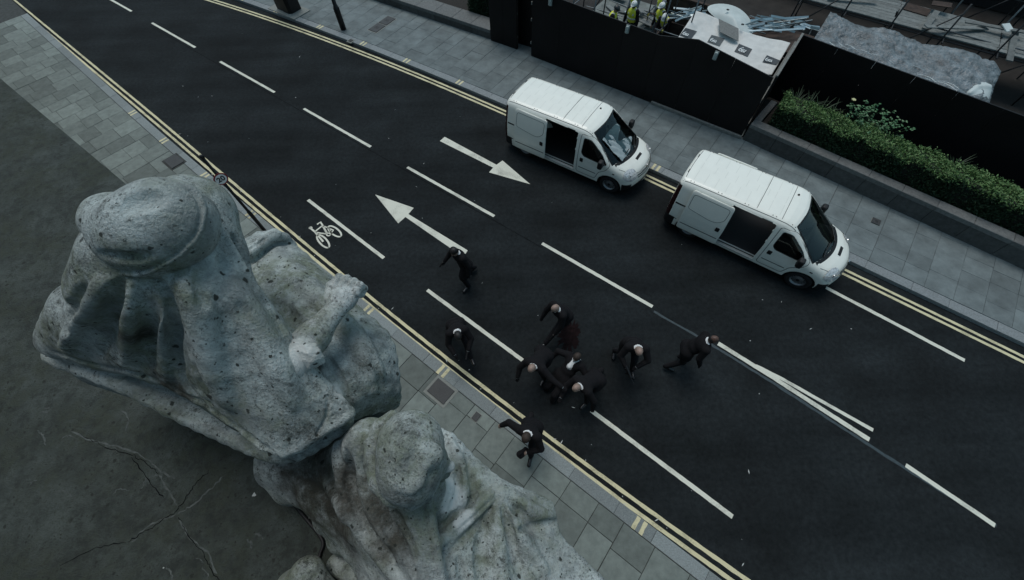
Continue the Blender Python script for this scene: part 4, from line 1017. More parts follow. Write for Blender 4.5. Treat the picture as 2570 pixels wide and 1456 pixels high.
# ================================================================== STATUES
def stone(name, base=(.48, .54, .53), dark=(.055, .064, .056), clean=(.66, .69, .665), moss=(.17, .20, .14), cleans=(), mosses=()):
    m = bpy.data.materials.new(name); m.use_nodes = True; n = m.node_tree.nodes; L = m.node_tree.links; b = n['Principled BSDF']; b.inputs['Roughness'].default_value = .9; b.inputs['Specular IOR Level'].default_value = .25
    g = n.new('ShaderNodeNewGeometry'); pos = g.outputs['Position']
    def noise(s, d=6, r=.6):
        t = n.new('ShaderNodeTexNoise'); t.inputs['Scale'].default_value = s; t.inputs['Detail'].default_value = d; t.inputs['Roughness'].default_value = r; L.new(pos, t.inputs['Vector']); return t.outputs['Fac']
    def ramp(f, p0, p1, c0=0, c1=1):
        r = n.new('ShaderNodeMapRange'); r.interpolation_type = 'SMOOTHSTEP'; r.inputs['From Min'].default_value = p0; r.inputs['From Max'].default_value = p1; r.inputs['To Min'].default_value = c0; r.inputs['To Max'].default_value = c1; L.new(f, r.inputs['Value']); return r.outputs[0]
    def mix(f, a, c, bt='MIX'):
        x = n.new('ShaderNodeMix'); x.data_type = 'RGBA'; x.blend_type = bt
        if hasattr(f, 'is_output'): L.new(f, x.inputs[0])
        else: x.inputs[0].default_value = f
        for v, i in ((a, 6), (c, 7)):
            if hasattr(v, 'is_output'): L.new(v, x.inputs[i])
            else: x.inputs[i].default_value = (*v, 1) if not isinstance(v, float) else (v, v, v, 1)
        return x.outputs[2]
    def math_(op, a, c):
        x = n.new('ShaderNodeMath'); x.operation = op
        for v, i in ((a, 0), (c, 1)):
            if hasattr(v, 'is_output'): L.new(v, x.inputs[i])
            else: x.inputs[i].default_value = v
        return x.outputs[0]
    n1 = noise(2.2, 8, .7); n2 = noise(9, 9, .75); n3 = noise(58, 5, .7)
    mp = n.new('ShaderNodeMapping'); mp.inputs['Scale'].default_value = (5, 5, .8); L.new(pos, mp.inputs['Vector']); stk = n.new('ShaderNodeTexNoise'); stk.inputs['Scale'].default_value = 1.6; stk.inputs['Detail'].default_value = 8; stk.inputs['Roughness'].default_value = .7; L.new(mp.outputs[0], stk.inputs['Vector'])
    col = mix(ramp(n1, .34, .66), tuple(c * .55 for c in base), tuple(c * 1.15 for c in base))
    col = mix(ramp(n2, .42, .72, 0, .6), col, tuple(c * 1.4 for c in base))
    col = mix(math_('MULTIPLY', ramp(noise(1.5, 6), .42, .60), ramp(n2, .34, .60, 0, .9)), col, moss)
    col = mix(math_('MULTIPLY', ramp(stk.outputs['Fac'], .48, .68), .65), col, tuple(c * .38 for c in base))          # rain streaks
    col = mix(math_('MULTIPLY', ramp(noise(3.4, 10, .82), .52, .66), ramp(noise(.9, 3), .38, .60, .1, 1.0)), col, dark)      # soot patches
    def blob(c, r, f=.45):
        d = n.new('ShaderNodeVectorMath'); d.operation = 'DISTANCE'; L.new(pos, d.inputs[0]); d.inputs[1].default_value = tuple(c)
        w = math_('ADD', d.outputs['Value'], math_('MULTIPLY', math_('SUBTRACT', noise(7, 6, .75), .5), r * 1.1)); return ramp(w, r * (1 - f), r, 1, 0)
    for c, r in mosses: col = mix(math_('MULTIPLY', blob(c, r, .6), ramp(n2, .28, .60, .35, .95)), col, (.060, .056, .044))
    # grime speckle and pits
    col = mix(math_('MULTIPLY', ramp(n3, .53, .63, 0, .78), ramp(noise(2.7, 4), .38, .62, .15, .9)), col, dark)
    col = mix(ramp(noise(110, 3, .6), .58, .70, 0, .35), col, dark)
    col = mix(math_('MULTIPLY', ramp(noise(15, 8, .85), .52, .64), ramp(n1, .38, .60, .25, .9)), col, dark)
    for c, r in cleans: col = mix(blob(c, r), col, clean)
    # round black lichen spots
    def spots(scale, rad_, keep):
        v = n.new('ShaderNodeTexVoronoi'); v.inputs['Scale'].default_value = scale; v.inputs['Randomness'].default_value = 1
        vm = n.new('ShaderNodeVectorMath'); vm.operation = 'ADD'; L.new(pos, vm.inputs[0]); nz = n.new('ShaderNodeTexNoise'); nz.inputs['Scale'].default_value = 30; L.new(pos, nz.inputs['Vector']); sc = n.new('ShaderNodeVectorMath'); sc.operation = 'SCALE'; sc.inputs['Scale'].default_value = .035; L.new(nz.outputs['Color'], sc.inputs[0]); L.new(sc.outputs[0], vm.inputs[1]); L.new(vm.outputs[0], v.inputs['Vector'])
        sp = n.new('ShaderNodeSeparateColor'); L.new(v.outputs['Color'], sp.inputs[0])
        return math_('MULTIPLY', ramp(v.outputs['Distance'], rad_ * .6, rad_, 1, 0), ramp(sp.outputs[0], keep, keep + .02))
    for sc_, r_, kp in ((6, .15, .74), (10, .19, .76), (17, .21, .78), (30, .24, .80)): col = mix(math_('MULTIPLY', spots(sc_, r_, kp), .92), col, (.030, .035, .030))
    L.new(col, b.inputs['Base Color'])
    h = math_('ADD', math_('MULTIPLY', ramp(n3, .3, .7), .5), math_('MULTIPLY', n2, 1.0))
    h = math_('ADD', h, math_('MULTIPLY', noise(110, 4, .7), .35))
    bm = n.new('ShaderNodeBump'); bm.inputs['Strength'].default_value = .85; bm.inputs['Distance'].default_value = .016; L.new(h, bm.inputs['Height']); L.new(bm.outputs['Normal'], b.inputs['Normal'])
    return m
def P3(a): return pt(a[0], a[1], a[2])
def rows(R): return [[P3(a) for a in r] for r in R]
def carve(s, pts, r, k=.03): s.chain([P3(a) for a in pts], r, k, 's')
def ridge(s, pts, r, k=.05): s.chain([P3(a) for a in pts], r, k, 'u')
def roughen(V, amp, seed):
    from mathutils import noise as nz
    out = V.copy(); 
    a = np.array([nz.noise_vector(Vector(p) * 3.1 + Vector((seed, 0, 0))) for p in V]); c = np.array([nz.noise_vector(Vector(p) * 11 + Vector((0, seed, 0))) for p in V])
    return V + a * amp + c * amp * .35
def solid_obj(s, name, m, parent, amp=.0, seed=0):
    V, Q = s.extract()
    if amp: V = roughen(V, amp, seed)
    return link(name, mesh(name, V, Q, True), m, parent, -parent.location if parent else None)

# ---- first figure: seen from behind, hooded head, cloak over the back, hand resting on the lap
HC = pt(402, 574, 8.70); HR = pxr(402, 574, 8.70, 112)
H = .0115
clean1 = [(tuple(pt(762, 892, 7.98)), .115), (tuple(pt(800, 945, 7.70)), .13), (tuple(pt(830, 985, 7.64)), .12), (tuple(pt(850, 985, 7.7)), .08)]
M_ST1 = stone('weathered_portland_stone', cleans=clean1, mosses=[(tuple(pt(420, 980, 7.75)), .22), (tuple(pt(345, 820, 8.2)), .16), (tuple(pt(440, 800, 8.2)), .10), (tuple(pt(340, 690, 8.5)), .10)])
st1 = empty('stone_statue', bq(3.0, -.6, LEDGE_Z)); tag(st1, 'large weathered stone statue of a hooded seated figure, seen from behind', 'statue', 'stone statues on the building')
def crom(P):
    """one more point between each two, on a smooth curve"""
    out = []
    for i in range(len(P) - 1):
        p0, p1, p2, p3 = P[max(i - 1, 0)], P[i], P[i + 1], P[min(i + 2, len(P) - 1)]
        out += [p1, (p1 + p2) * .5625 - (p0 + p3) * .0625]
    return out + [P[-1]]
def dense(R):
    R = [crom(r) for r in R]; C = [crom([r[j] for r in R]) for j in range(len(R[0]))]
    return [[C[j][i] for j in range(len(C))] for i in range(len(C[0]))]
def fill(s, R, core, ra=.09, rb=.22, k=.08, inset=.12):
    core = P3(core)
    for r in R:
        for p in r:
            q = p + (core - p).normalized() * (inset + ra); s.cap(q, core, ra, rb, k)
def body1():
    s = Solid((-4.3, -.25, 6.0), (-.4, 2.6, 9.0), H)
    back = rows([[(232, 682, 8.26), (182, 745, 8.03), (142, 800, 7.80), (122, 842, 7.60), (120, 868, 7.46)],
                 [(268, 694, 8.42), (222, 768, 8.22), (192, 830, 7.96), (182, 870, 7.74), (182, 892, 7.56)],
                 [(305, 702, 8.42), (282, 782, 8.17), (262, 848, 7.90), (252, 890, 7.68), (250, 912, 7.53)],
                 [(335, 704, 8.50), (330, 780, 8.33), (325, 850, 8.07), (322, 900, 7.82), (325, 922, 7.65)],
                 [(362, 702, 8.46), (372, 775, 8.22), (378, 855, 7.95), (385, 918, 7.72), (392, 942, 7.60)],
                 [(382, 700, 8.52), (402, 770, 8.38), (412, 850, 8.12), (420, 920, 7.88), (430, 954, 7.69)],
                 [(402, 696, 8.46), (430, 762, 8.27), (443, 850, 8.02), (450, 930, 7.79), (466, 976, 7.66)],
                 [(432, 682, 8.54), (470, 745, 8.45), (498, 845, 8.23), (512, 930, 8.00), (545, 1018, 7.70)],
                 [(470, 652, 8.55), (515, 720, 8.46), (550, 830, 8.25), (575, 930, 8.03), (628, 1076, 7.66)],
                 [(505, 620, 8.54), (555, 700, 8.42), (605, 812, 8.22), (650, 925, 8.02), (711, 1132, 7.60)],
                 [(542, 597, 8.48), (597, 692, 8.34), (655, 797, 8.16), (722, 920, 7.98), (798, 1082, 7.62)],
                 [(566, 590, 8.38), (625, 712, 8.22), (687, 804, 8.06), (762, 914, 7.88), (874, 1036, 7.62)]])
    D = dense(back); s.sheet(D, .045, k=.018)
    fill(s, back[4:], (500, 860, 7.3), .10, .34); fill(s, back[1:6], (300, 830, 7.35), .08, .28, inset=.14); s.cap(P3((210, 760, 7.9)), P3((170, 840, 7.5)), .16, k=.1)
    s.cap(P3((420, 890, 6.9)), P3((640, 960, 6.4)), .40, k=.12); s.cap(P3((640, 960, 6.4)), P3((760, 960, 6.3)), .34, k=.12); s.cap(P3((310, 870, 7.1)), P3((480, 930, 6.3)), .36, k=.12)
    # neck and the gathered cloth round it
    s.cap(P3((420, 610, 8.50)), P3((440, 690, 8.30)), .28, .32, k=.10); s.cap(P3((335, 640, 8.46)), P3((310, 715, 8.24)), .24, .26, k=.10); s.cap(P3((470, 560, 8.48)), P3((505, 640, 8.34)), .235, .24, k=.08); s.ell(P3((490, 530, 8.48)), (.21, .21, .22), k=.08)
    # hem: sharp lip with the roll of cloth below it
    lip = [(122, 872, 7.50), (182, 890, 7.60), (250, 908, 7.62), (325, 922, 7.68), (385, 940, 7.68), (440, 960, 7.71), (521, 1006, 7.69), (571, 1038, 7.68), (642, 1090, 7.65), (692, 1128, 7.63), (714, 1136, 7.62), (738, 1126, 7.62), (800, 1088, 7.64), (850, 1060, 7.64), (880, 1040, 7.64)]
    ridge(s, lip, .026, .02)
    s.sheet(dense(rows([[(128, 895, 7.30), (210, 926, 7.33), (321, 970, 7.35), (428, 1024, 7.33), (507, 1062, 7.30), (571, 1091, 7.29), (635, 1120, 7.29), (690, 1139, 7.29), (745, 1135, 7.30), (810, 1099, 7.33), (865, 1058, 7.38)],
                  [(140, 882, 7.22), (222, 911, 7.25), (335, 953, 7.27), (434, 1006, 7.25), (513, 1044, 7.26), (576, 1074, 7.26), (638, 1100, 7.26), (690, 1118, 7.26), (742, 1112, 7.26), (805, 1080, 7.27), (858, 1044, 7.3)],
                  [(160, 868, 7.1), (245, 893, 7.12), (350, 935, 7.13), (440, 985, 7.12), (520, 1024, 7.1), (580, 1054, 7.1), (640, 1079, 7.1), (690, 1094, 7.1), (740, 1084, 7.1), (800, 1054, 7.1), (850, 1024, 7.15)]])), .055, k=.03)
    s.cap(P3((440, 960, 7.2)), P3((690, 1060, 7.15)), .16, k=.08); s.cap(P3((690, 1060, 7.15)), P3((830, 1020, 7.2)), .14, k=.08); s.cap(P3((250, 890, 7.2)), P3((440, 960, 7.18)), .15, k=.08); s.cap(P3((170, 860, 7.2)), P3((250, 890, 7.2)), .13, k=.08)
    # shoulder beneath the hood on the right
    s.ell(P3((508, 556, 8.40)), (.135, .15, .20), k=.06); s.ell(P3((535, 590, 8.38)), (.09, .10, .14), k=.06)
    # folds
    s.line_on([(384, 704), (402, 775), (412, 850), (420, 920), (428, 950)], .026, .018, .04, 'u'); s.line_on([(335, 710), (330, 785), (325, 855), (322, 905)], .030, .020, .05, 'u'); s.line_on([(268, 700), (222, 770), (180, 832), (158, 872)], .03, .02, .05, 'u')
    s.line_on([(566, 596), (600, 655), (640, 722), (694, 802), (766, 910), (826, 985), (876, 1030)], .020, .014, .008, 'u', False)
    s.line_on([(585, 600), (618, 656), (658, 720), (712, 798), (786, 904), (846, 976)], .032, .045, .008, 's', False)
    s.line_on([(585, 720), (640, 820), (700, 930), (740, 1010)], .03, .012, .08, 'u'); s.line_on([(475, 700), (505, 800), (535, 910), (575, 1010)], .03, .012, .08, 'u')
    s.line_on([(376, 692), (400, 712), (426, 750), (440, 806), (446, 880), (452, 940), (472, 982), (520, 1012)], .034, .034, .03)
    s.line_on([(362, 708), (370, 770), (376, 850), (384, 915)], .036, .036, .04); s.line_on([(303, 708), (282, 785), (262, 850), (252, 892)], .040, .034, .04); s.line_on([(210, 722), (168, 790), (150, 840)], .03, .022, .04)
    s.line_on([(135, 884), (190, 904), (250, 920), (321, 934), (385, 952), (440, 975)], .024, .028, .012)
    s.line_on([(440, 978), (500, 1010), (560, 1050), (600, 1076), (650, 1114), (694, 1146), (716, 1152), (738, 1143)], .026, .032, .012); s.line_on([(340, 990), (430, 1024), (520, 1062), (620, 1104)], .018, .012, .02)
    s.line_on([(500, 640), (528, 604), (548, 560)], .020, .016, .02); s.line_on([(555, 640), (566, 668), (574, 695)], .022, .018, .03); s.line_on([(500, 690), (514, 735), (512, 770)], .022, .012, .04); s.line_on([(600, 760), (618, 800)], .02, .01, .03)
    s.line_on([(824, 983), (820, 1043), (795, 1090), (781, 1122)], .010, .014, .006); s.line_on([(818, 1047), (845, 1040), (863, 1036)], .006, .010, .004); s.line_on([(762, 1066), (772, 1072)], .016, .02, .01); s.line_on([(765, 918), (800, 985), (830, 1010)], .014, .012, .01)
    for (x, y) in [(545, 826), (548, 838), (640, 868), (605, 900), (690, 905), (520, 760), (470, 905), (700, 1000), (640, 1010), (560, 960)]: s.line_on([(x, y), (x + random.uniform(8, 16), y - random.uniform(-5, 6))], .009, .012, .006)
    return s
s1 = body1()
cloak = solid_obj(s1, 'cloak', M_ST1, st1, .0035, 3)
# head
def head1():
    s = Solid(tuple(HC - Vector((.50, .50, .45))), tuple(HC + Vector((.45, .45, .42))), .010)
    s.ell(HC, (HR * 1.04, HR * 1.0, HR * 1.0), k=.05); s.ell(P3((440, 545, 8.72)), (HR * .76, HR * .76, HR * .8), k=.10); s.ell(P3((335, 590, 8.66)), (HR * .82, HR * .74, HR * .8), k=.10)
    s.ell(P3((375, 625, 8.62)), (HR * .70, HR * .62, HR * .66), k=.08); s.ell(P3((300, 560, 8.60)), (HR * .7, HR * .7, HR * .75), k=.10)
    rim = [(478, 470), (500, 492), (510, 524), (507, 562), (490, 598), (455, 634), (415, 660), (372, 682), (325, 690), (275, 684)]
    s.line_on(rim, .014, .012, .012, 'u', False); s.line_on([(x - (x - 402) * .055, y - (y - 574) * .055) for x, y in rim], .008, .010, .006, 's', False)
    s.line_on([(250, 640), (300, 648), (345, 648), (372, 640)], .020, .012, .03); s.line_on([(300, 520), (340, 500), (400, 490)], .03, .005, .05)
    for k in range(9): x, y = random.uniform(310, 480), random.uniform(490, 620); s.line_on([(x, y), (x + random.uniform(8, 18), y - random.uniform(-4, 9))], .008, .010, .006)
    return s
hood = solid_obj(head1(), 'head', M_ST1, st1, .005, 5)
# lap and knees
def lap1():
    s = Solid((-3.0, .3, 6.0), (-.5, 2.9, 8.1), H)
    L_ = rows([[(600, 640, 7.52), (660, 605, 7.48), (712, 610, 7.40)],
                  [(640, 720, 7.60), (740, 680, 7.56), (812, 702, 7.38)],
                  [(700, 810, 7.62), (820, 765, 7.58), (890, 785, 7.36)],
                  [(770, 900, 7.60), (880, 850, 7.54), (958, 845, 7.32)],
                  [(820, 960, 7.55), (915, 910, 7.48), (978, 905, 7.26)],
                  [(850, 1010, 7.48), (930, 970, 7.36), (985, 975, 7.14)],
                  [(860, 1040, 7.3), (930, 1020, 7.1), (985, 1010, 6.95)]]); s.sheet(dense(L_), .060, k=.02); fill(s, L_, (800, 850, 7.0), .10, .30)
    for (x, y, z, r) in [(840, 850, 7.0, .30), (880, 930, 6.95, .26), (820, 880, 6.6, .35), (880, 960, 6.4, .26), (720, 740, 6.8, .30)]: s.ell(P3((x, y, z)), (r, r, r), k=.12)
    # rolled edge of cloth at the top
    ridge(s, [(595, 655, 7.66), (630, 632, 7.66), (665, 605, 7.64), (690, 592, 7.60), (712, 598, 7.52), (732, 612, 7.42)], [.035, .045, .045, .05, .045, .035], .03)
    s.sheet(rows([[(600, 615, 7.55), (650, 592, 7.50), (690, 582, 7.44)], [(610, 650, 7.60), (660, 615, 7.56), (700, 596, 7.46)]]), .028, k=.03)
    s.line_on([(610, 672), (640, 655), (668, 628), (694, 610), (724, 612)], .020, .024, .015); s.line_on([(600, 640), (640, 618), (672, 596)], .010, .012, .008)
    s.line_on([(740, 700), (800, 745), (890, 850), (950, 945)], .04, .014, .08, 'u'); s.line_on([(690, 760), (760, 830)], .03, .012, .06)
    for P, r, d in (([(790, 915), (815, 955), (838, 995), (850, 1020)], .026, .022), ([(825, 900), (852, 945), (872, 1000), (885, 1030)], .022, .018), ([(690, 735), (735, 712), (790, 690)], .008, .010), ([(770, 880), (800, 930), (826, 975)], .012, .012), ([(930, 880), (950, 930), (962, 985)], .03, .01)): s.line_on(P, r, d, .015)
    s.line_on([(805, 925), (835, 970), (862, 1015)], .02, .016, .02, 'u')
    return s
lap = solid_obj(lap1(), 'lap_drapery', M_ST1, st1, .004, 8)
# forearm and hand (own finer mesh)
def arm1():
    a, w = P3((722, 918, 7.93)), P3((838, 783, 7.90)); hc = P3((864, 744, 7.90))
    s = Solid((-2.05, .80, 7.45), (-.85, 1.95, 8.2), .0075)
    s.cap(a, w, .125, .070, k=.03); s.ell(P3((785, 850, 7.88)), (.100, .100, .095), k=.06)
    # flat broken face of the sleeve
    sl = rows([[(736, 855, 8.03), (762, 862, 8.03), (790, 866, 8.01)], [(750, 880, 8.02), (775, 888, 8.03), (800, 882, 8.0)], [(764, 904, 7.99), (785, 906, 8.0), (808, 896, 7.96)], [(776, 922, 7.94), (792, 918, 7.94), (812, 908, 7.92)]]); s.sheet(sl, .012, k=.006)
    d = (hc - w).normalized(); up = Vector((0, 0, 1)); sd = d.cross(up).normalized()
    s.ell(w.lerp(hc, .7), (.088, .088, .070), k=.04); s.ell(hc, (.100, .100, .076), k=.03)
    for i, o_ in enumerate((-.084, -.028, .030, .082)):       # curled fingers
        b0 = hc + sd * o_ + d * .040 + up * .030; L_ = (.095, .110, .104, .085)[i]
        k1 = b0 + d * L_ * .62 + up * .016; k2 = k1 + d * .018 - up * .07; k3 = k2 - d * .045 - up * .015
        s.cap(b0, k1, .0330, .0320, k=.004); s.cap(k1, k2, .0320, .028, k=.006); s.cap(k2, k3, .028, .024, k=.006)
    t0 = hc - sd * .085 - d * .05; t1 = t0 - sd * .050 + d * .09; t2 = t1 + d * .080 + sd * .020
    s.cap(t0, t1, .040, .034, k=.012); s.cap(t1, t2, .034, .026, k=.006)
    s.cap(hc - sd * .108 + d * .14 + up * .03, hc - sd * .100 + d * .0 + up * .07, .014, k=.008, op='s')
    return s
M_ST3 = stone('paler_forearm_stone', base=(.60, .645, .63), dark=(.12, .13, .12), cleans=[(tuple(pt(762, 892, 7.98)), .13)])
solid_obj(arm1(), 'forearm_and_hand', M_ST3, st1, .003, 9)

# ---- second figure: lower, looking down over the street
h2c = (1035, 1143, 7.86); H2 = P3(h2c)
M_ST2 = stone('weathered_stone_lower', base=(.48, .535, .525), cleans=[(tuple(pt(1118, 1240, 7.28)), .16), (tuple(pt(1130, 1172, 7.6)), .05), (tuple(pt(1165, 1300, 7.28)), .10)], mosses=[(tuple(pt(800, 1190, 6.7)), .55), (tuple(pt(905, 1230, 7.25)), .32), (tuple(pt(985, 1320, 7.3)), .28), (tuple(pt(960, 1180, 7.4)), .16), (tuple(pt(850, 1300, 6.9)), .4)])
st2 = empty('stone_statue', bq(.6, -.4, LEDGE_Z)); tag(st2, 'weathered stone statue of a bare-headed draped figure looking down, lower and nearer the street', 'statue', 'stone statues on the building')
def body2():
    s = Solid((-2.3, -1.1, 6.0), (.75, 1.05, 7.75), H)
    # trunk and the plinth mass
    for (x, y, z, r) in [(1000, 1200, 6.95, .30), (1020, 1320, 6.85, .30), (1060, 1420, 6.8, .32), (920, 1160, 6.75, .30), (1150, 1300, 6.7, .30), (1250, 1360, 6.6, .28), (1060, 1560, 6.7, .4), (1300, 1440, 6.5, .28), (1200, 1500, 6.6, .32)]: s.ell(P3((x, y, z)), (r, r, r), k=.15)
    s.cap(P3((860, 1200, 6.5)), P3((1020, 1340, 6.4)), .36, k=.15); s.cap(P3((1020, 1340, 6.4)), P3((1250, 1400, 6.3)), .36, k=.15); s.cap(P3((1020, 1340, 6.4)), P3((1080, 1600, 6.3)), .40, k=.15)
    s.sheet(rows([[(700, 1175, 6.55), (800, 1150, 6.75), (860, 1130, 7.0)], [(760, 1230, 6.4), (820, 1220, 6.62), (868, 1230, 6.95)], [(815, 1310, 6.3), (860, 1310, 6.55), (900, 1330, 6.9)], [(850, 1360, 6.25), (900, 1375, 6.5), (950, 1405, 6.85)], [(960, 1440, 6.25), (985, 1440, 6.5), (1020, 1470, 6.85)]]), .06, k=.08)
    s.cap(P3((735, 1215, 6.25)), P3((850, 1190, 6.5)), .18, k=.15); s.cap(P3((650, 1160, 6.3)), P3((800, 1140, 6.6)), .20, k=.15)
    # back of the robe
    B_ = rows([[(862, 1118, 7.30), (905, 1090, 7.42), (960, 1120, 7.46), (1010, 1160, 7.46), (1060, 1200, 7.42)],
                  [(856, 1170, 7.24), (905, 1170, 7.36), (965, 1215, 7.44), (1020, 1250, 7.46), (1070, 1270, 7.42)],
                  [(874, 1250, 7.16), (920, 1260, 7.27), (975, 1290, 7.38), (1030, 1310, 7.44), (1078, 1315, 7.42)],
                  [(905, 1325, 7.08), (945, 1335, 7.18), (995, 1360, 7.32), (1045, 1375, 7.40), (1090, 1380, 7.38)],
                  [(955, 1392, 7.02), (990, 1405, 7.14), (1030, 1425, 7.26), (1065, 1440, 7.34), (1105, 1450, 7.32)],
                  [(1010, 1470, 6.96), (1035, 1490, 7.08), (1065, 1520, 7.2), (1090, 1540, 7.26), (1120, 1545, 7.24)]]); s.sheet(dense(B_), .042, k=.016); fill(s, B_, (1000, 1300, 6.9), .09, .26)
    # shoulder knot on the left
    s.ell(P3((928, 1096, 7.50)), (.135, .125, .14), k=.06); s.ell(P3((905, 1120, 7.40)), (.12, .13, .14), k=.08)
    # lap to the right, knee and falling cloth
    L_ = rows([[(1085, 1085, 7.10), (1128, 1100, 7.10), (1170, 1145, 7.06), (1215, 1186, 7.04), (1262, 1222, 7.02), (1335, 1250, 6.94), (1376, 1270, 6.86)],
                  [(1085, 1150, 7.16), (1135, 1165, 7.16), (1180, 1200, 7.12), (1225, 1240, 7.10), (1275, 1262, 7.06), (1335, 1285, 6.96), (1380, 1292, 6.86)],
                  [(1110, 1250, 7.18), (1145, 1260, 7.18), (1190, 1280, 7.14), (1240, 1300, 7.10), (1290, 1320, 7.04), (1345, 1328, 6.94), (1388, 1330, 6.84)],
                  [(1110, 1340, 7.20), (1145, 1345, 7.18), (1200, 1350, 7.13), (1250, 1365, 7.08), (1305, 1380, 7.0), (1360, 1380, 6.9), (1404, 1362, 6.82)],
                  [(1118, 1440, 7.20), (1155, 1440, 7.17), (1210, 1440, 7.11), (1270, 1440, 7.05), (1330, 1440, 6.96), (1395, 1430, 6.88), (1455, 1415, 6.80)],
                  [(1125, 1560, 7.16), (1165, 1560, 7.12), (1220, 1560, 7.08), (1290, 1560, 7.0), (1370, 1550, 6.92), (1450, 1530, 6.84), (1530, 1490, 6.76)]]); s.sheet(dense(L_), .042, k=.016); fill(s, L_, (1220, 1380, 6.6), .07, .24)
    # neck and bare chest
    s.cap(P3((1045, 1185, 7.62)), P3((1070, 1235, 7.35)), .115, .14, k=.04); s.ell(P3((1108, 1250, 7.20)), (.15, .15, .13), k=.04)
    # raised folds, then grooves
    s.line_on([(850, 1120), (853, 1165), (864, 1215), (872, 1262), (905, 1334), (960, 1398), (1015, 1470)], .042, .048, .025, 'u', False)
    s.line_on([(905, 1140), (912, 1220), (935, 1290), (978, 1362)], .030, .030, .03, 'u'); s.line_on([(1072, 1255), (1082, 1310), (1094, 1372), (1108, 1445), (1122, 1530)], .022, .020, .015, 'u', False)
    s.line_on([(872, 1135), (880, 1200), (896, 1262), (930, 1330), (985, 1402)], .044, .052, .03); s.line_on([(938, 1180), (945, 1240), (965, 1300), (1000, 1365), (1040, 1440)], .036, .042, .03); s.line_on([(985, 1280), (1010, 1330), (1040, 1400)], .022, .018, .03)
    s.line_on([(700, 1165), (760, 1200), (820, 1260)], .03, .015, .04); s.line_on([(800, 1150), (830, 1220), (870, 1310)], .03, .02, .04, 'u')
    s.line_on([(1096, 1368), (1130, 1335), (1180, 1290), (1222, 1252), (1258, 1214)], .050, .040, .02, 'u'); s.line_on([(1112, 1320), (1150, 1284), (1200, 1238)], .022, .026, .015); s.line_on([(1120, 1392), (1180, 1336), (1240, 1276), (1268, 1236)], .020, .024, .015); s.line_on([(1135, 1345), (1190, 1296), (1236, 1250)], .010, .012, .008)
    s.line_on([(1130, 1105), (1160, 1175), (1168, 1245), (1142, 1298)], .030, .026, .03, 'u'); s.line_on([(1150, 1170), (1150, 1240), (1128, 1290)], .022, .024, .02); s.line_on([(1172, 1165), (1190, 1225), (1180, 1270)], .022, .020, .03)
    for P in ([(1262, 1218), (1300, 1258), (1345, 1285), (1390, 1296)], [(1262, 1222), (1285, 1300), (1320, 1370), (1370, 1432)], [(1256, 1230), (1250, 1320), (1255, 1420), (1280, 1530)]): s.line_on(P, .034, .034, .035, 'u')
    s.line_on([(1278, 1256), (1315, 1308), (1368, 1352)], .034, .036, .025); s.line_on([(1262, 1270), (1276, 1340), (1300, 1420), (1330, 1480)], .032, .032, .025); s.line_on([(1215, 1310), (1205, 1390), (1212, 1470)], .034, .030, .03); s.line_on([(1150, 1400), (1165, 1460), (1185, 1530)], .026, .024, .02); s.line_on([(1395, 1310), (1330, 1325), (1300, 1330)], .02, .010, .03)
    s.line_on([(885, 1050), (905, 1070), (950, 1075)], .02, .012, .02); s.line_on([(955, 1060), (968, 1085), (962, 1110)], .022, .026, .015)
    return s
solid_obj(body2(), 'robe', M_ST2, st2, .004, 11)
def head2():
    c = H2; s = Solid(tuple(c - Vector((.45, .45, .48))), tuple(c + Vector((.48, .45, .36))), .009)
    s.ell(c, (.175, .215, .185), k=.05); s.ell(P3((1025, 1100, 7.84)), (.165, .155, .165), k=.10); s.ell(P3((1022, 1190, 7.80)), (.160, .160, .16), k=.10)
    # face turned down to the right: cheek, brow, nose, lips, chin
    s.ell(P3((1072, 1160, 7.62)), (.13, .14, .17), k=.06); s.cap(P3((1086, 1118, 7.74)), P3((1106, 1168, 7.70)), .026, k=.03)
    s.cap(P3((1100, 1148, 7.70)), P3((1126, 1170, 7.60)), .024, .036, k=.015); s.ell(P3((1114, 1184, 7.53)), (.042, .045, .035), k=.02); s.ell(P3((1098, 1192, 7.48)), (.058, .058, .05), k=.03)
    # hair: heavy roll round the nape, locks over the crown
    roll = [(985, 1045, 7.78), (955, 1070, 7.76), (936, 1112, 7.74), (936, 1165, 7.73), (952, 1212, 7.73), (985, 1245, 7.73), (1028, 1256, 7.72), (1064, 1240, 7.70), (1088, 1210, 7.70)]
    ridge(s, roll, [.04, .05, .055, .055, .058, .058, .055, .05, .035], .012); carve(s, [(x + (1035 - x) * .20, y + (1143 - y) * .20, z + .085) for x, y, z in roll], .013, .012)
    rr = random.Random(5)
    for k in range(14):
        a_ = rr.uniform(0, 6.283); q = rr.uniform(.15, .85); x, y = 1028 + 78 * q * math.cos(a_), 1140 + 92 * q * math.sin(a_); z = 7.86 + .185 * math.sqrt(max(0, 1 - q * q * .9)); a2 = a_ + 1.2
        ridge(s, [(x, y, z), (x + 16 * math.cos(a2), y + 18 * math.sin(a2), z - .005), (x + 26 * math.cos(a2 + .5), y + 30 * math.sin(a2 + .5), z - .02)], rr.uniform(.008, .014), .05)
    return s
solid_obj(head2(), 'head', M_ST2, st2, .006, 13)

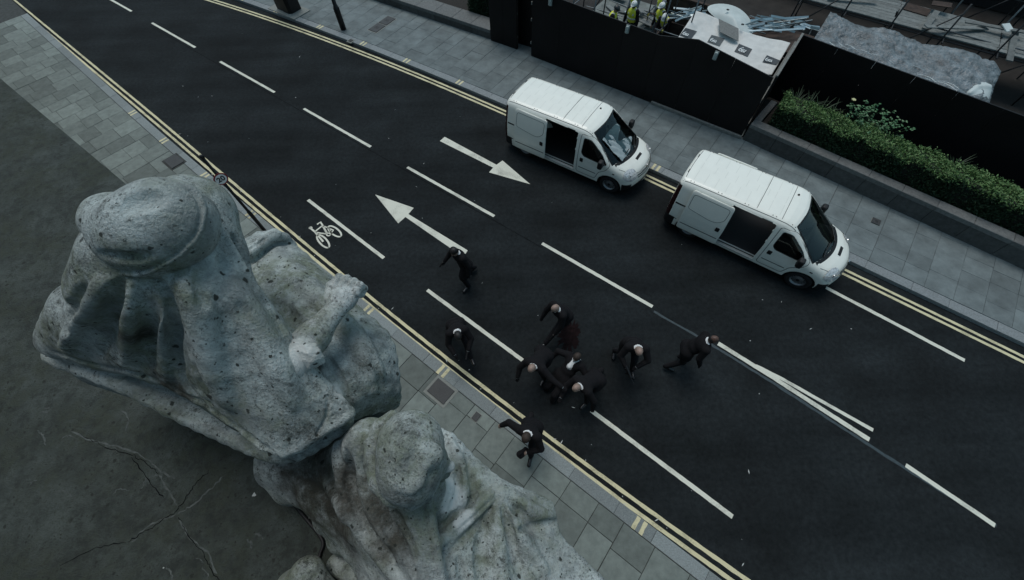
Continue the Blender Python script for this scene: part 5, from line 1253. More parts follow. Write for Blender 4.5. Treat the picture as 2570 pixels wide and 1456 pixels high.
# ---- ledge, plinth pieces, cable
M_LEDGE = stone('lead_grey_ledge', base=(.070, .085, .079), dark=(.034, .040, .034), clean=(.095, .112, .112), moss=(.050, .060, .046), cleans=[])
ledge = tag(MB().box(bq(12.5, (LEDGE_S + .04 - 3.18) / 2, LEDGE_Z - .015), (43, LEDGE_S + .04 + 3.18, .03), bang, ch=.008).build('ledge', M_LEDGE), 'flat dark grey stone ledge with cracks under the statues', 'ledge')
def crack(pts, w):
    P = []
    for a, b in zip(pts[:-1], pts[1:]):
        for k in range(7): P.append((a[0] + (b[0] - a[0]) * k / 7 + random.uniform(-3, 3), a[1] + (b[1] - a[1]) * k / 7 + random.uniform(-3, 3)))
    P.append(pts[-1]); W = [pt(x, y, LEDGE_Z + .0025) for x, y in P]; g = MB(); vs = []; fs = []
    for i, p in enumerate(W):
        d = (W[min(i + 1, len(W) - 1)] - W[max(i - 1, 0)]).normalized(); t = Vector((-d.y, d.x, 0)); ww = w * random.uniform(.35, 1.3) * (.25 if i in (0, len(W) - 1) else 1); vs += [p + t * ww / 2, p - t * ww / 2]
    for i in range(len(W) - 1): fs.append((2 * i, 2 * i + 1, 2 * i + 3, 2 * i + 2))
    return g.add(vs, fs).build('crack', M_SEAM, ledge)
crack([(525, 1180), (490, 1215), (460, 1260), (440, 1285), (395, 1315), (360, 1335), (320, 1360)], .008); crack([(448, 1295), (470, 1345), (510, 1390), (530, 1430), (560, 1470)], .007); crack([(200, 1090), (260, 1120), (330, 1140), (370, 1165), (400, 1190)], .006); crack([(320, 1360), (240, 1375), (150, 1420)], .007); crack([(330, 1145), (380, 1215), (410, 1250)], .008)
M_VEIN = mat('pale_mineral_vein', (.074, .087, .083), .9, var=.4, scale=20)
def vein(pts, w):
    o_ = crack(pts, w); o_.data.materials.clear(); o_.data.materials.append(M_VEIN); o_.name = 'mineral_vein'; o_.location.z = -.0012
for k in range(26):
    x, y = random.uniform(60, 760), random.uniform(1010, 1440); a_ = random.uniform(-1.2, 1.0); l_ = random.uniform(15, 60)
    vein([(x, y), (x + l_ * .5 * math.cos(a_), y + l_ * .5 * math.sin(a_)), (x + l_ * math.cos(a_ + .4), y + l_ * math.sin(a_ + .4))], random.uniform(.006, .018))
for P_ in ([(180, 1085), (250, 1112), (330, 1130), (380, 1160), (405, 1185), (440, 1200)], [(400, 1190), (425, 1235), (445, 1270)], [(445, 1290), (480, 1270), (520, 1235), (560, 1195)], [(440, 1290), (370, 1320), (330, 1360)], [(450, 1300), (475, 1350), (520, 1385), (545, 1440)]): vein(P_, .016)
drop = mat('bird_dropping', (.42, .46, .45), .8)
for x, y, r in [(638, 1242, 12), (846, 1330, 9), (700, 1215, 4), (775, 1300, 4), (410, 1425, 5)]:
    n_ = 10; c = pt(x, y, LEDGE_Z + .004); R = pxr(x, y, LEDGE_Z, r) * .5
    MB().add([(c.x + R * random.uniform(.3, 1.2) * math.cos(6.283 * k / n_), c.y + R * random.uniform(.3, 1.2) * math.sin(6.283 * k / n_), c.z) for k in range(n_)], [tuple(range(n_))]).build('bird_dropping', drop, ledge)
cb = [(640, 1170), (678, 1206), (724, 1250), (756, 1288), (788, 1326), (808, 1352), (812, 1368), (802, 1390), (800, 1406), (812, 1428), (842, 1462), (892, 1504)]
def smooth_px(P, it=2):
    for _ in range(it):
        Q = [P[0]]
        for a, b in zip(P[:-1], P[1:]): Q += [(a[0] * .75 + b[0] * .25, a[1] * .75 + b[1] * .25), (a[0] * .25 + b[0] * .75, a[1] * .25 + b[1] * .75)]
        P = Q + [P[-1]]
    return P
tag(MB().tube([pt(x, y, LEDGE_Z + .02) for x, y in smooth_px(cb)], .016, 8).build('cable', mat('cable_black', (.006, .006, .007), .6), None, True), 'black cable snaking over the ledge beside the lower statue', 'cable')
def lump(label, P, seed):
    s = Solid(tuple(pt(700, 1600, 6.0) - Vector((.4, .4, 0))), tuple(pt(1100, 1360, 6.0) + Vector((.6, .5, .9))), .016)
    for a, b, r in P: s.cap(P3(a), P3(b), r, k=.06)
    o = solid_obj(s, 'carved_stone', M_ST1 if seed == 1 else M_ST2, None, .008, seed); tag(o, label, 'stone', 'carved stones at the foot of the lower statue'); return o
lump('pale rounded carved stone at the bottom edge beside the cable', [((770, 1440, 6.35), (790, 1480, 6.3), .13), ((740, 1480, 6.25), (820, 1520, 6.25), .16)], 1)
lump('long grey rolled stone drapery at the bottom edge right of the cable', [((845, 1415, 6.1), (920, 1460, 6.15), .085), ((920, 1460, 6.15), (1010, 1540, 6.2), .12)], 2)

# ================================================================== PEOPLE
M_SUIT = mat('black_suit_cloth', (.0075, .0075, .009), .9, var=.3, scale=30, spec=.2)
M_TROU = mat('dark_trouser_cloth', (.011, .011, .013), .9, var=.3, scale=30, spec=.2)
M_SKIN = mat('skin_light', (.27, .19, .155), .55, var=.1, scale=40); M_SKIND = mat('skin_brown', (.085, .047, .034), .5, var=.1, scale=40)
M_SHIRT = mat('white_shirt', (.68, .70, .70), .8); M_SHOE = mat('black_shoe', (.008, .008, .009), .25)
M_HAIRB = mat('brown_hair', (.030, .020, .014), .7); M_HAIRK = mat('black_hair', (.008, .007, .007), .6); M_HAIRG = mat('shaved_hair', (.22, .16, .13), .7)
M_HIVIS = mat('hi_vis_yellow', (.62, .66, .045), .75); M_REFL = mat('reflective_band', (.42, .44, .42), .5); M_HELM = mat('white_helmet', (.74, .76, .74), .4); M_HELMK = mat('dark_helmet', (.020, .024, .026), .4)
M_JEAN = mat('blue_denim', (.055, .075, .095), .9, var=.2, scale=30); M_GREYT = mat('grey_shirt', (.18, .20, .22), .9)
M_GUN = mat('gun_black', (.006, .006, .007), .4)

def rotY(v, a): c, s = math.cos(a), math.sin(a); return Vector((c * v.x + s * v.z, v.y, -s * v.x + c * v.z))     # + tips forward (z -> x)
def rotX(v, a): c, s = math.cos(a), math.sin(a); return Vector((v.x, c * v.y - s * v.z, s * v.y + c * v.z))
def person(label, head_px, yaw, lean=8, side=0, legs=((20, 3, 25), (-15, 3, 20)), arms=None, nod=10, look=0, hair=None, skin=None, bald=False, pz=None, group='people in dark suits on the road', outfit='suit', z0=0.0, helmet=None, tall=1.0, shirt_front=True, coat=False, twist=0, gloves=True, open_shirt=False):
    skin = skin or M_SKIN; hair = hair or M_HAIRB; R = math.radians
    def T(v): 
        v = rotY(Vector(v), R(lean)); v = rotX(v, R(side)); return v
    def TT(v):
        c, s = math.cos(R(twist)), math.sin(R(twist)); v = Vector(v); return T((c * v.x - s * v.y, s * v.x + c * v.y, v.z))
    J = {}; pel = Vector((0, 0, 0)); J['pel'] = pel; J['waist'] = T((0, 0, .20)); J['chest'] = TT((0, 0, .40)); J['neck'] = TT((-.01, 0, .56))
    hd = rotY(Vector((0.02, 0, .15)), R(lean * .55 + nod)); hd = rotX(hd, R(side * .6)); J['head'] = J['neck'] + hd
    fwd = rotY(Vector((1, 0, 0)), R(lean * .55 + nod)); fwd = Vector((fwd.x * math.cos(R(look)) - fwd.y * math.sin(R(look)), fwd.x * math.sin(R(look)) + fwd.y * math.cos(R(look)), fwd.z)).normalized(); hup = (J['head'] - J['neck']).normalized()
    for i, (sg, nm) in enumerate(((1, 'L'), (-1, 'R'))):
        hip, ab, kn = legs[i]; h = T((0, sg * .10, -.02)); J['hip' + nm] = h
        d1 = rotX(rotY(Vector((0, 0, -1)), -R(hip)), R(sg * ab)); d2 = rotX(rotY(Vector((0, 0, -1)), -R(hip - kn)), R(sg * ab))
        J['knee' + nm] = h + d1 * .45; J['ank' + nm] = J['knee' + nm] + d2 * .44
        ft = rotY(Vector((1, 0, -.12)), R(max(0, (kn - hip) * .55))); J['toe' + nm] = J['ank' + nm] + Vector((ft.x * .20, sg * .03, ft.z * .20 - .035))
        J['heel' + nm] = J['ank' + nm] + Vector((-.04, 0, -.045))
        sh = TT((0, sg * .185, .50)); J['sh' + nm] = sh; u, f = (arms[i] if arms else ((.1, .12 * sg, -1), (.35, 0, -1)))
        u = Vector(u).normalized(); f = Vector(f).normalized(); J['el' + nm] = sh + u * .30; J['wr' + nm] = J['el' + nm] + f * .255; J['fd' + nm] = f
    low = min(min(J['ankL'].z, J['toeL'].z + .035), min(J['ankR'].z, J['toeR'].z + .035)) - .088
    up = (-low if pz is None else pz); c, s = math.cos(R(yaw)), math.sin(R(yaw))
    def W(v): v = v * tall; return Vector((c * v.x - s * v.y, s * v.x + c * v.y, v.z))
    def D(v): return Vector((c * v.x - s * v.y, s * v.x + c * v.y, v.z))
    K = {k: (W(v) if not k.startswith('fd') else D(v)) for k, v in J.items()}
    fw = D(fwd); hu = D(hup); lf = hu.cross(fw).normalized(); fw = lf.cross(hu).normalized()
    headz = z0 + up * tall + K['head'].z; hp = pt(head_px[0], head_px[1], headz); off = Vector((hp.x - K['head'].x, hp.y - K['head'].y, z0 + up * tall))
    root = empty('person', (off.x, off.y, z0)); base = Vector((0, 0, up * tall))
    K = {k: (v + base if not k.startswith('fd') else v) for k, v in K.items()}
    prims = []      # (label index, kind, data)
    def cap(l, a, b, ra, rb=None, k=.03): prims.append((l, 'c', Vector(a), Vector(b), ra * tall, (ra if rb is None else rb) * tall, k))
    def ell(l, a, r, M, k=.03): prims.append((l, 'e', Vector(a), [x * tall for x in r], M, k))
    up_t = (K['chest'] - K['pel']).normalized(); lt = (K['shL'] - K['shR']).normalized(); ft_ = lt.cross(up_t).normalized(); lt = up_t.cross(ft_)
    MT = Matrix((ft_, lt, up_t)).transposed(); MH = Matrix((fw, lf, hu)).transposed()
    SU, TR, SK, SH, HA, SO, VE, RE = range(8)
    mats = [M_SUIT, M_TROU, skin, M_SHIRT, hair, M_SHOE, M_HIVIS, M_REFL]
    if outfit == 'worker': mats[0] = M_SUIT; mats[1] = M_JEAN
    if outfit == 'worker_grey': mats[0] = M_GREYT; mats[1] = M_JEAN
    ell(SU, K['pel'], (.155, .195, .17), MT, .06); ell(SU, K['waist'], (.145, .185, .18), MT, .06); ell(SU, K['chest'] + up_t * .02, (.150, .215, .18), MT, .06)
    cap(SU, K['shL'], K['shR'], .085, None, .06); cap(SU, K['neck'] - up_t * .05, K['neck'] - up_t * .02, .085, .06, .05)
    if outfit == 'suit':
        for nm in 'LR': cap(SU, K['hip' + nm], K['hip' + nm].lerp(K['knee' + nm], .34 if not coat else .8), .145, .140, .06)
    for nm in 'LR':
        cap(SU, K['sh' + nm], K['el' + nm], .086, .072, .03); cap(SU, K['el' + nm], K['wr' + nm], .070, .052, .02)
        cap(SH if outfit == 'suit' else SK, K['wr' + nm] - K['fd' + nm] * .005, K['wr' + nm] + K['fd' + nm] * .018, .038, .036, .006)
        cap(TR, K['hip' + nm], K['knee' + nm], .108, .084, .04); cap(TR, K['knee' + nm], K['ank' + nm], .080, .064, .02)
        cap(SO, K['heel' + nm], K['toe' + nm], .046, .042, .015); cap(SO, K['ank' + nm], K['heel' + nm], .046, .044, .01)
    cap(SK, K['neck'] - up_t * .02, K['head'] - hu * .04 * tall, .056, .052, .015)
    # collar
    nb = K['neck'] + up_t * .005
    if outfit == 'suit':
        for i in range(10):
            a0, a1 = 6.283 * i / 10, 6.283 * (i + 1) / 10; q = lambda a: nb + (ft_ * math.cos(a) * .062 + lt * math.sin(a) * .064) * tall + up_t * (.012 - .022 * math.cos(a)) * tall
            cap(SH, q(a0), q(a1), .0125, None, .004)
        if open_shirt:
            cap(SH, nb + ft_ * .07, K['chest'] + ft_ * .125 * tall - up_t * .05, .065, .060, .01)
        elif shirt_front:
            cap(SH, nb + ft_ * .055, K['chest'] + ft_ * .128 * tall - up_t * .02, .034, .012, .008); cap(SU, nb + ft_ * .075 * tall - up_t * .03, K['chest'] + ft_ * .140 * tall - up_t * .06, .010, .014, .004)
    # head
    h = K['head']; ell(SK, h + hu * .015 * tall, (.094, .077, .108), MH, .02); ell(SK, h + (fw * .028 - hu * .062) * tall, (.062, .056, .055), MH, .03)
    cap(SK, h + (fw * .088 + hu * .012) * tall, h + (fw * .108 - hu * .022) * tall, .010, .015, .012)
    for e in (1, -1): ell(SK, h + (lf * e * .078 - fw * .005) * tall, (.020, .010, .030), MH, .008)
    cap(SK, h + (fw * .078 + lf * .032 + hu * .028) * tall, h + (fw * .078 - lf * .032 + hu * .028) * tall, .012, None, .015)
    if not bald and helmet is None:
        ell(HA, h + (hu * .034 - fw * .014) * tall, (.100, .085, .100), MH, .012); ell(HA, h + (-hu * .02 - fw * .05) * tall, (.055, .075, .065), MH, .02)
    elif bald: ell(HA, h + (-fw * .028 + hu * .0) * tall, (.074, .0795, .075), MH, .006)
    if outfit.startswith('worker'):
        ell(VE, K['chest'] - up_t * .01, (.168, .236, .215), MT, .03); ell(VE, K['waist'] + up_t * .02, (.164, .208, .17), MT, .03)
        for e in (1, -1): cap(VE, K['neck'] + lt * e * .09 * tall - up_t * .03, K['chest'] + lt * e * .11 * tall + ft_ * .11 * tall, .034, .03, .02)
        for e in (1, -1):
            cap(RE, K['sh' + ('L' if e > 0 else 'R')].lerp(K['neck'], .42) + ft_ * .03 + up_t * .045, K['chest'] + lt * e * .105 * tall + ft_ * .155 * tall, .022, None, .006)
            cap(RE, K['sh' + ('L' if e > 0 else 'R')].lerp(K['neck'], .42) - ft_ * .03 + up_t * .045, K['chest'] + lt * e * .105 * tall - ft_ * .155 * tall, .022, None, .006)
        for i in range(14):
            a0, a1 = 6.283 * i / 14, 6.283 * (i + 1) / 14; q = lambda a: K['waist'] + up_t * .04 + (ft_ * math.cos(a) * .160 + lt * math.sin(a) * .206) * tall
            cap(RE, q(a0), q(a1), .024, None, .004)
    allp = [p for pr_ in prims for p in ((pr_[2], pr_[3]) if pr_[1] == 'c' else (pr_[2],))]
    lo = [min(p[i] for p in allp) - .26 for i in range(3)]; hi = [max(p[i] for p in allp) + .26 for i in range(3)]
    S_ = Solid(lo, hi, .0135)
    for p in prims:
        if p[1] == 'c': S_.cap(p[2], p[3], p[4], p[5], p[6])
        else: S_.ell(p[2], p[3], p[4], p[5])
    V, Q = S_.extract(); C = V[Q].mean(1); best = np.full(len(C), 1e9); li = np.zeros(len(C), int); pri = {SU: 0, TR: .0, SK: -.002, SH: -.006, HA: -.004, SO: -.003, VE: -.010, RE: -.014}
    for p in prims:
        if p[1] == 'c':
            a, b = np.array(p[2]), np.array(p[3]); ab = b - a; t = np.clip((C - a) @ ab / (ab @ ab + 1e-9), 0, 1); d = np.linalg.norm(C - a - t[:, None] * ab, axis=1) - (p[4] + (p[5] - p[4]) * t)
        else:
            q = (C - np.array(p[2])) @ np.array(p[4]); r = np.array(p[3]); k0 = np.linalg.norm(q / r, axis=1); k1 = np.linalg.norm(q / r ** 2, axis=1) + 1e-6; d = k0 * (k0 - 1) / k1
        d = np.abs(d) + pri[p[0]] if p[0] in (SH, RE, HA) else d + pri[p[0]]
        m_ = d < best; best[m_] = d[m_]; li[m_] = p[0]
    verts = [V]; faces = [Q]; mi = [li]; nv = len(V)
    # hands: palm, four curled fingers and a thumb, finer mesh in the same body
    for nm, sg in (('L', 1), ('R', -1)):
        w = K['wr' + nm] + K['fd' + nm] * .02; d = K['fd' + nm]; sd = d.cross(Vector((0, 0, 1))); sd = sd.normalized() if sd.length > .1 else D(Vector((0, 1, 0))); pn = sd.cross(d).normalized()   # palm faces down
        hs = Solid([w[i] - .17 for i in range(3)], [w[i] + .17 for i in range(3)], .0058)
        pc = w + d * .05; hs.cap(w - d * .02, pc, .026, .030, .02); hs.ell(pc, (.040, .036, .020), Matrix((d, sd, pn)).transposed(), .02)
        for i, o_ in enumerate((-.030, -.010, .010, .029)):
            L_ = (.038, .044, .041, .032)[i]; b0 = pc + d * .032 + sd * o_; k1 = b0 + d * L_ * .9 - pn * .010; k2 = k1 + d * L_ * .3 - pn * L_ * .75; hs.cap(b0, k1, .0092, .0086, .004); hs.cap(k1, k2, .0086, .0076, .004)
        t0 = w + d * .025 - sd * sg * -.026; t1 = t0 + d * .03 + sd * sg * .024 - pn * .012; t2 = t1 + d * .028 - sd * sg * .004 - pn * .012; hs.cap(t0, t1, .012, .0105, .01); hs.cap(t1, t2, .0105, .008, .004)
        hv, hq = hs.extract(); verts.append(hv); faces.append(hq + nv); mi.append(np.full(len(hq), SU if (gloves and outfit == 'suit') else SK)); nv += len(hv)
    me = mesh('body', np.concatenate(verts), np.concatenate(faces), True, np.concatenate(mi))
    for m_ in mats: me.materials.append(m_)
    link('body', me, None, root)
    if helmet is not None:
        hs = Solid([h[i] - .2 for i in range(3)], [h[i] + .24 for i in range(3)], .010); hs.ell(h + hu * .045, (.135, .112, .115), MH, .01); hs.ell(h + hu * .05 + fw * .06, (.115, .095, .022), MH, .02); hs.ell(h - hu * .085, (.2, .2, .13), MH, .005, 's')
        hs.cap(h + hu * .155 - fw * .09, h + hu * .160 + fw * .07, .012, None, .015)
        v, q = hs.extract(); link('hard_hat', mesh('hard_hat', v, q, True), helmet, root)
    tag(root, label, 'person', group); root['z0'] = z0
    return root, K, D, off
def pistol(label, root, K, nm='R', long=False):
    w = K['wr' + nm] + K['fd' + nm] * .085; d = K['fd' + nm].normalized(); sd = d.cross(Vector((0, 0, 1))).normalized(); u = sd.cross(d).normalized(); M = Matrix((d, sd, u)).transposed()
    o = empty('compact_gun' if long else 'pistol', root.location + w); tag(o, label, 'gun')
    if long:
        MB().box((.05, 0, .03), (.30, .045, .065), M=Matrix.Identity(3), ch=.01).build('receiver', M_GUN, o); MB().tube([(.2, 0, .035), (.36, 0, .035)], .011, 8).build('barrel', M_GUN, o); MB().box((0, 0, -.05), (.045, .035, .12), ch=.006).build('grip', M_GUN, o); MB().box((.10, 0, -.08), (.04, .03, .16), ch=.006).build('magazine', M_GUN, o); MB().box((-.17, 0, .02), (.16, .03, .03), ch=.005).build('stock', M_GUN, o)
    else:
        MB().box((.06, 0, .035), (.19, .028, .034), ch=.006).build('slide', M_GUN, o); MB().box((.0, 0, -.025), (.045, .028, .10), ch=.006).build('grip', M_GUN, o); MB().tube([(.04, 0, .012), (.05, 0, -.018), (.08, 0, -.018), (.085, 0, .012)], .005, 6).build('trigger_guard', M_GUN, o)
    o.rotation_euler = M.to_euler(); return o

p = person('person in a dark suit running by the painted arrow, pistol lowered', (1140, 632), 222, lean=16, legs=((30, 4, 42), (-8, 4, 35)), arms=(((-.15, .40, -.9), (.25, .15, -.9)), ((.15, -.45, -.85), (.65, -.15, -.7))), hair=M_HAIRK, tall=1.05, nod=12, coat=True)
pistol('black pistol held by the running person near the painted arrow', p[0], p[1], 'R')
p = person('person in a dark suit stooping on the yellow lines with white cuffs showing', (1149, 842), 285, lean=46, legs=((58, 4, 14), (-2, 8, 50)), arms=(((.55, .25, -.8), (.75, -.45, -.35)), ((.45, -.30, -.85), (.8, .25, -.35))), hair=M_HAIRK, tall=1.05, nod=26)
pistol('black pistol held by the stooping person on the yellow lines', p[0], p[1], 'L')
p = person('bald person in a dark suit striding, standing apart above the group', (1393, 774), 212, lean=30, legs=((50, 5, 8), (-2, 5, 40)), arms=(((.3, .3, -.9), (.55, 0, -.8)), ((.35, -.25, -.9), (.5, .05, -.85))), bald=True, hair=M_HAIRG, tall=1.05, nod=5)
pistol('black pistol pointed down by the bald person above the group', p[0], p[1], 'L')
p = person('bald person in a dark suit bending at the left of the struggling group', (1334, 924), 232, lean=58, side=-8, legs=((38, 8, 45), (-5, 8, 25)), arms=(((.15, .95, -.35), (.0, .95, -.15)), ((.4, -.35, -.8), (.6, .2, -.7))), bald=True, hair=M_HAIRG, tall=1.05, nod=0, twist=12)
p = person('dark-haired person in a dark suit and open white shirt, dragged backwards by the group', (1447, 897), 222, lean=-46, side=0, open_shirt=True, pz=.50, legs=((62, 8, 48), (48, 8, 40)), arms=(((.2, .85, -.35), (.6, .2, -.6)), ((.25, -.85, -.3), (.55, -.1, -.6))), hair=M_HAIRB, tall=1.05, nod=30)
p = person('shaven-headed person in a dark suit bending at the right of the struggling group', (1447, 973), 215, lean=62, side=6, legs=((48, 6, 50), (-22, 6, 22)), arms=(((-.1, .65, -.7), (.2, .3, -.9)), ((.55, -.15, -.6), (.8, .35, -.2))), bald=True, hair=M_HAIRG, tall=1.05, nod=6)
p = person('bald person in a dark suit stooping over a compact gun, right of the group', (1603, 881), 262, lean=34, legs=((34, 6, 25), (5, 8, 30)), arms=(((.55, .30, -.65), (.45, -.75, -.45)), ((.35, -.35, -.8), (.75, .45, -.40))), bald=True, hair=M_HAIRG, tall=1.05, nod=22)
pistol('compact black gun held by the bald stooping person', p[0], p[1], 'R', True)
p = person('dark-skinned person in a dark suit walking away along the centre line', (1789, 852), -12, lean=27, legs=((32, 4, 45), (6, 4, 42)), arms=(((.2, .3, -.9), (.5, .1, -.8)), ((-.15, -.3, -.9), (.35, -.1, -.9))), skin=M_SKIND, hair=M_HAIRK, bald=True, tall=1.05, nod=0)
p = person('person in a dark suit hurrying along the near pavement, clutching a black bag', (1320, 1098), 246, lean=30, legs=((46, 4, 30), (-2, 4, 50)), arms=(((.45, .45, -.75), (.55, -.80, -.30)), ((-.25, -.85, -.45), (.25, -.55, -.8))), hair=M_HAIRB, tall=1.05, nod=16, gloves=False, z0=PVH, group='people in dark suits on the road')
bag = empty('bag', p[0].location + p[1]['wrL'] + p[1]['fdL'] * .06 + Vector((-.06, .02, -.10))); tag(bag, 'small black bag in the hands of the person on the near pavement', 'bag')
sb_ = Solid((-.2, -.2, -.2), (.2, .2, .2), .012); sb_.box((0, 0, 0), (.13, .06, .10), Matrix.Rotation(rad(40), 3, 'Z'), r=.045); sb_.ell((-.05, -.03, .06), (.09, .07, .05), k=.05); link('pouch', mesh('pouch', *sb_.extract(), True), M_SUIT, bag); MB().tube([(-.09, -.08, .09), (-.06, -.05, .15), (.05, .04, .15), (.09, .08, .09)], .010, 6).build('handle', M_SUIT, bag)
# dark red splatter on the road
r_ = random.Random(9); g = MB(); c = pt(1428, 842, 0); n = 64; ring = []
ax = Vector((pt(1434, 800).x - c.x, pt(1434, 800).y - c.y, 0)); ay = Vector((-ax.y, ax.x, 0)) * .62
for i in range(n):
    t = 6.283 * i / n; k = r_.uniform(.55, 1.1) * (1 + .35 * (r_.random() > .7)); q = c + ax * math.cos(t) * k + ay * math.sin(t) * k; ring.append((q.x, q.y, .007))
g.add([(c.x, c.y, .011)] + ring, [(0, 1 + i, 1 + (i + 1) % n) for i in range(n)])
tag(g.build('dark_stain', mat('dark_red_wet', (.0090, .0048, .0052), .9, var=.6, scale=9, spec=.1)), 'dark red splatter on the road just above the struggling group', 'stain')
# litter
lit = MB()
for i in range(85):
    if i < 50: u, t = r_.uniform(-14, 14), r_.random() ; a, _ = NK.at(u, .2); b, _ = FK.at(u, -.2); q = a.lerp(b, t); z = .006
    else: q, _ = NK.at(r_.uniform(-10, 9), r_.uniform(.02, .35)); z = .006
    s_ = r_.uniform(.008, .022); a_ = r_.uniform(0, 6.283); l_ = r_.choice((1, 1, 1, 3))
    dx, dy = math.cos(a_) * s_ * l_, math.sin(a_) * s_ * l_; lit.add([(q.x - dx, q.y - dy, z), (q.x + dy * .6 / l_, q.y - dx * .6 / l_, z), (q.x + dx, q.y + dy, z + .008), (q.x - dy * .6 / l_, q.y + dx * .6 / l_, z)], [(0, 1, 2, 3)])
tag(lit.build('litter', mat('litter_white', (.5, .53, .52), .8)), 'tiny scraps of white litter scattered over the road', 'litter', kind='stuff')

# ================================================================== BUILDING SITE behind the hoarding
M_CONC = mat('site_concrete', (.16, .18, .17), .9, var=.45, scale=1.6, bump=.4, bscale=20)
M_BOARD = mat('scaffold_board', (.15, .165, .16), .9, var=.3, scale=6, rnd=.25)
M_TUBE = mat('scaffold_tube', (.10, .12, .13), .45, metal=.5, var=.4, scale=6, rnd=.35)
M_TUBED = mat('dark_scaffold_tube', (.012, .014, .016), .6)
M_RUST = mat('rusty_steel', (.045, .030, .023), .9, var=.5, scale=5)
M_SKIPD = mat('dark_skip_steel', (.018, .017, .017), .8, var=.5, scale=3)
M_STRIP = mat('galvanised_strip', (.42, .50, .52), .35, metal=.6, rnd=.35)
M_SHEET = mat('white_sheeting', (.58, .59, .57), .7, var=.10, scale=4)
M_PRINT = mat('navy_print', (.026, .036, .044), .6); M_PRINTG = mat('grey_print', (.07, .085, .09), .6); M_LETT = mat('white_lettering', (.62, .66, .66), .6)
M_PANELW = mat('white_plastic_panel', (.50, .56, .55), .5, var=.1, scale=3)
M_PLYG = mat('grey_ply', (.16, .17, .165), .9, var=.25, scale=18)
M_PLAS = mat('crumpled_polythene', (.045, .050, .050), .35, col2=(.23, .27, .29), scale=3.2, bump=.9, bscale=7, bdist=.12)
M_DARKW = mat('dark_wall', (.012, .012, .013), .9)
tag(MB().box(hz(7, 7.6, -.01), (34, 14.2, .04), HANG).build('site_floor', M_EARTH), kind='structure')
tag(MB().box(hz(3.2, 4.2, .025), (6.0, 5.2, .04), HANG, ch=.01).build('concrete_slab', M_CONC), 'pale stained concrete slab where the workers stand behind the hoarding', 'slab')
o = empty('shell_building', hz(8, 15.2, 0)); tag(o, 'dark unfinished building behind the scaffold decks', 'building'); MB().box((0, 0, 1.6), (36, .4, 3.2), HANG).build('wall', M_DARKW, o); MB().box(Vector((0, 0, 3.3)), (36, .6, .2), HANG).build('parapet', M_RUST, o)

# scaffold: standards, ledgers, boarded decks
def scaffold(label, t0, t1, b0, b1, zd, bays, boards, seed):
    r = random.Random(seed); root = empty('scaffold', hz(t0, b0, 0)); tag(root, label, 'scaffold', 'scaffolding on the site'); O = Vector(root.location)
    for i in range(bays + 1):
        t = t0 + (t1 - t0) * i / bays
        for b in (b0, b1): MB().tube([hz(t, b, 0) - O, hz(t + r.uniform(-.03, .03), b, zd + r.uniform(1.1, 1.9)) - O], .03, 8).build('standard', M_TUBED if b == b0 else M_TUBE, root, True)
        MB().tube([hz(t + .06, b0 - .35, zd - .07) - O, hz(t + .06, b1 + .25, zd - .07) - O], .028, 8).build('transom', M_TUBED, root, True)
    for b in (b0, b1):
        MB().tube([hz(t0 - .5, b + .05, zd - .13) - O, hz(t1 + .5, b + .05, zd - .13) - O], .03, 8).build('ledger', M_TUBED, root, True)
    MB().tube([hz(t0 - .6, b1 + .05, zd + .95) - O, hz(t1 + .5, b1 + .05, zd + .95) - O], .03, 8).build('guard_rail', M_STRIP, root, True)
    n = int((b1 - b0 - .1) / .235); L = (t1 - t0) / boards
    for j in range(n):
        for i in range(boards):
            c = hz(t0 + L * (i + .5) + r.uniform(-.05, .05), b0 + .15 + j * .235, zd - .02 + r.uniform(0, .012)) - O
            MB().box(c, (L - .03, .222, .038), HANG + r.uniform(-.004, .004), ch=.004).build('deck_board', M_BOARD, root)
    for i in range(0, bays, 2):
        t = t0 + (t1 - t0) * i / bays; MB().tube([hz(t, b0 - .04, .2) - O, hz(t + (t1 - t0) / bays, b0 - .04, zd + .8) - O], .026, 8).build('brace', M_TUBED, root, True)
    return root
scaffold('boarded scaffold deck with grey planks at the top right, behind the debris skips', 8.2, 22, 7.6, 9.6, 1.5, 8, 4, 1)
scaffold('farther boarded scaffold deck at the top, above the workers', 1.0, 22, 11.2, 13.2, 1.9, 10, 6, 2)
def tower(label, t, b, seed, h=3.4):
    r = random.Random(seed); root = empty('scaffold', hz(t, b, 0)); tag(root, label, 'scaffold', 'scaffolding on the site'); O = Vector(root.location)
    for dt, db in ((0, 0), (1.0, 0), (0, .9), (1.0, .9)): MB().tube([hz(t + dt, b + db, 0) - O, hz(t + dt, b + db, h + r.uniform(-.4, .3)) - O], .027, 8).build('standard', M_TUBE if db == 0 else M_TUBED, root, True)
    for z in (.5, 1.3): 
        MB().tube([hz(t - .3, b - .03, z) - O, hz(t + 1.4, b - .03, z) - O], .025, 8).build('ledger', M_TUBE, root, True); MB().tube([hz(t - .03, b - .2, z + .06) - O, hz(t - .03, b + 1.1, z + .06) - O], .025, 8).build('transom', M_TUBE, root, True)
    MB().tube([hz(t, b + .95, .1) - O, hz(t + 1.0, b + .95, 1.9) - O], .025, 8).build('brace', M_TUBED, root, True)
    for z in (.5, 1.3):
        MB().box(hz(t, b - .03, z) - O, (.09, .09, .09), HANG, ch=.01).build('coupler', MATS.get('yellow_cap') or mat('yellow_cap', (.55, .48, .12), .6), root)
    return root
tower('scaffold tube tower between the workers and the white sheeting', 4.45, 2.6, 3); tower('scaffold tubes standing above the hoarding left of the workers', .6, 2.2, 4, 2.6); tower('scaffold tubes behind the workers with hi-vis vests', 2.9, 5.0, 5)

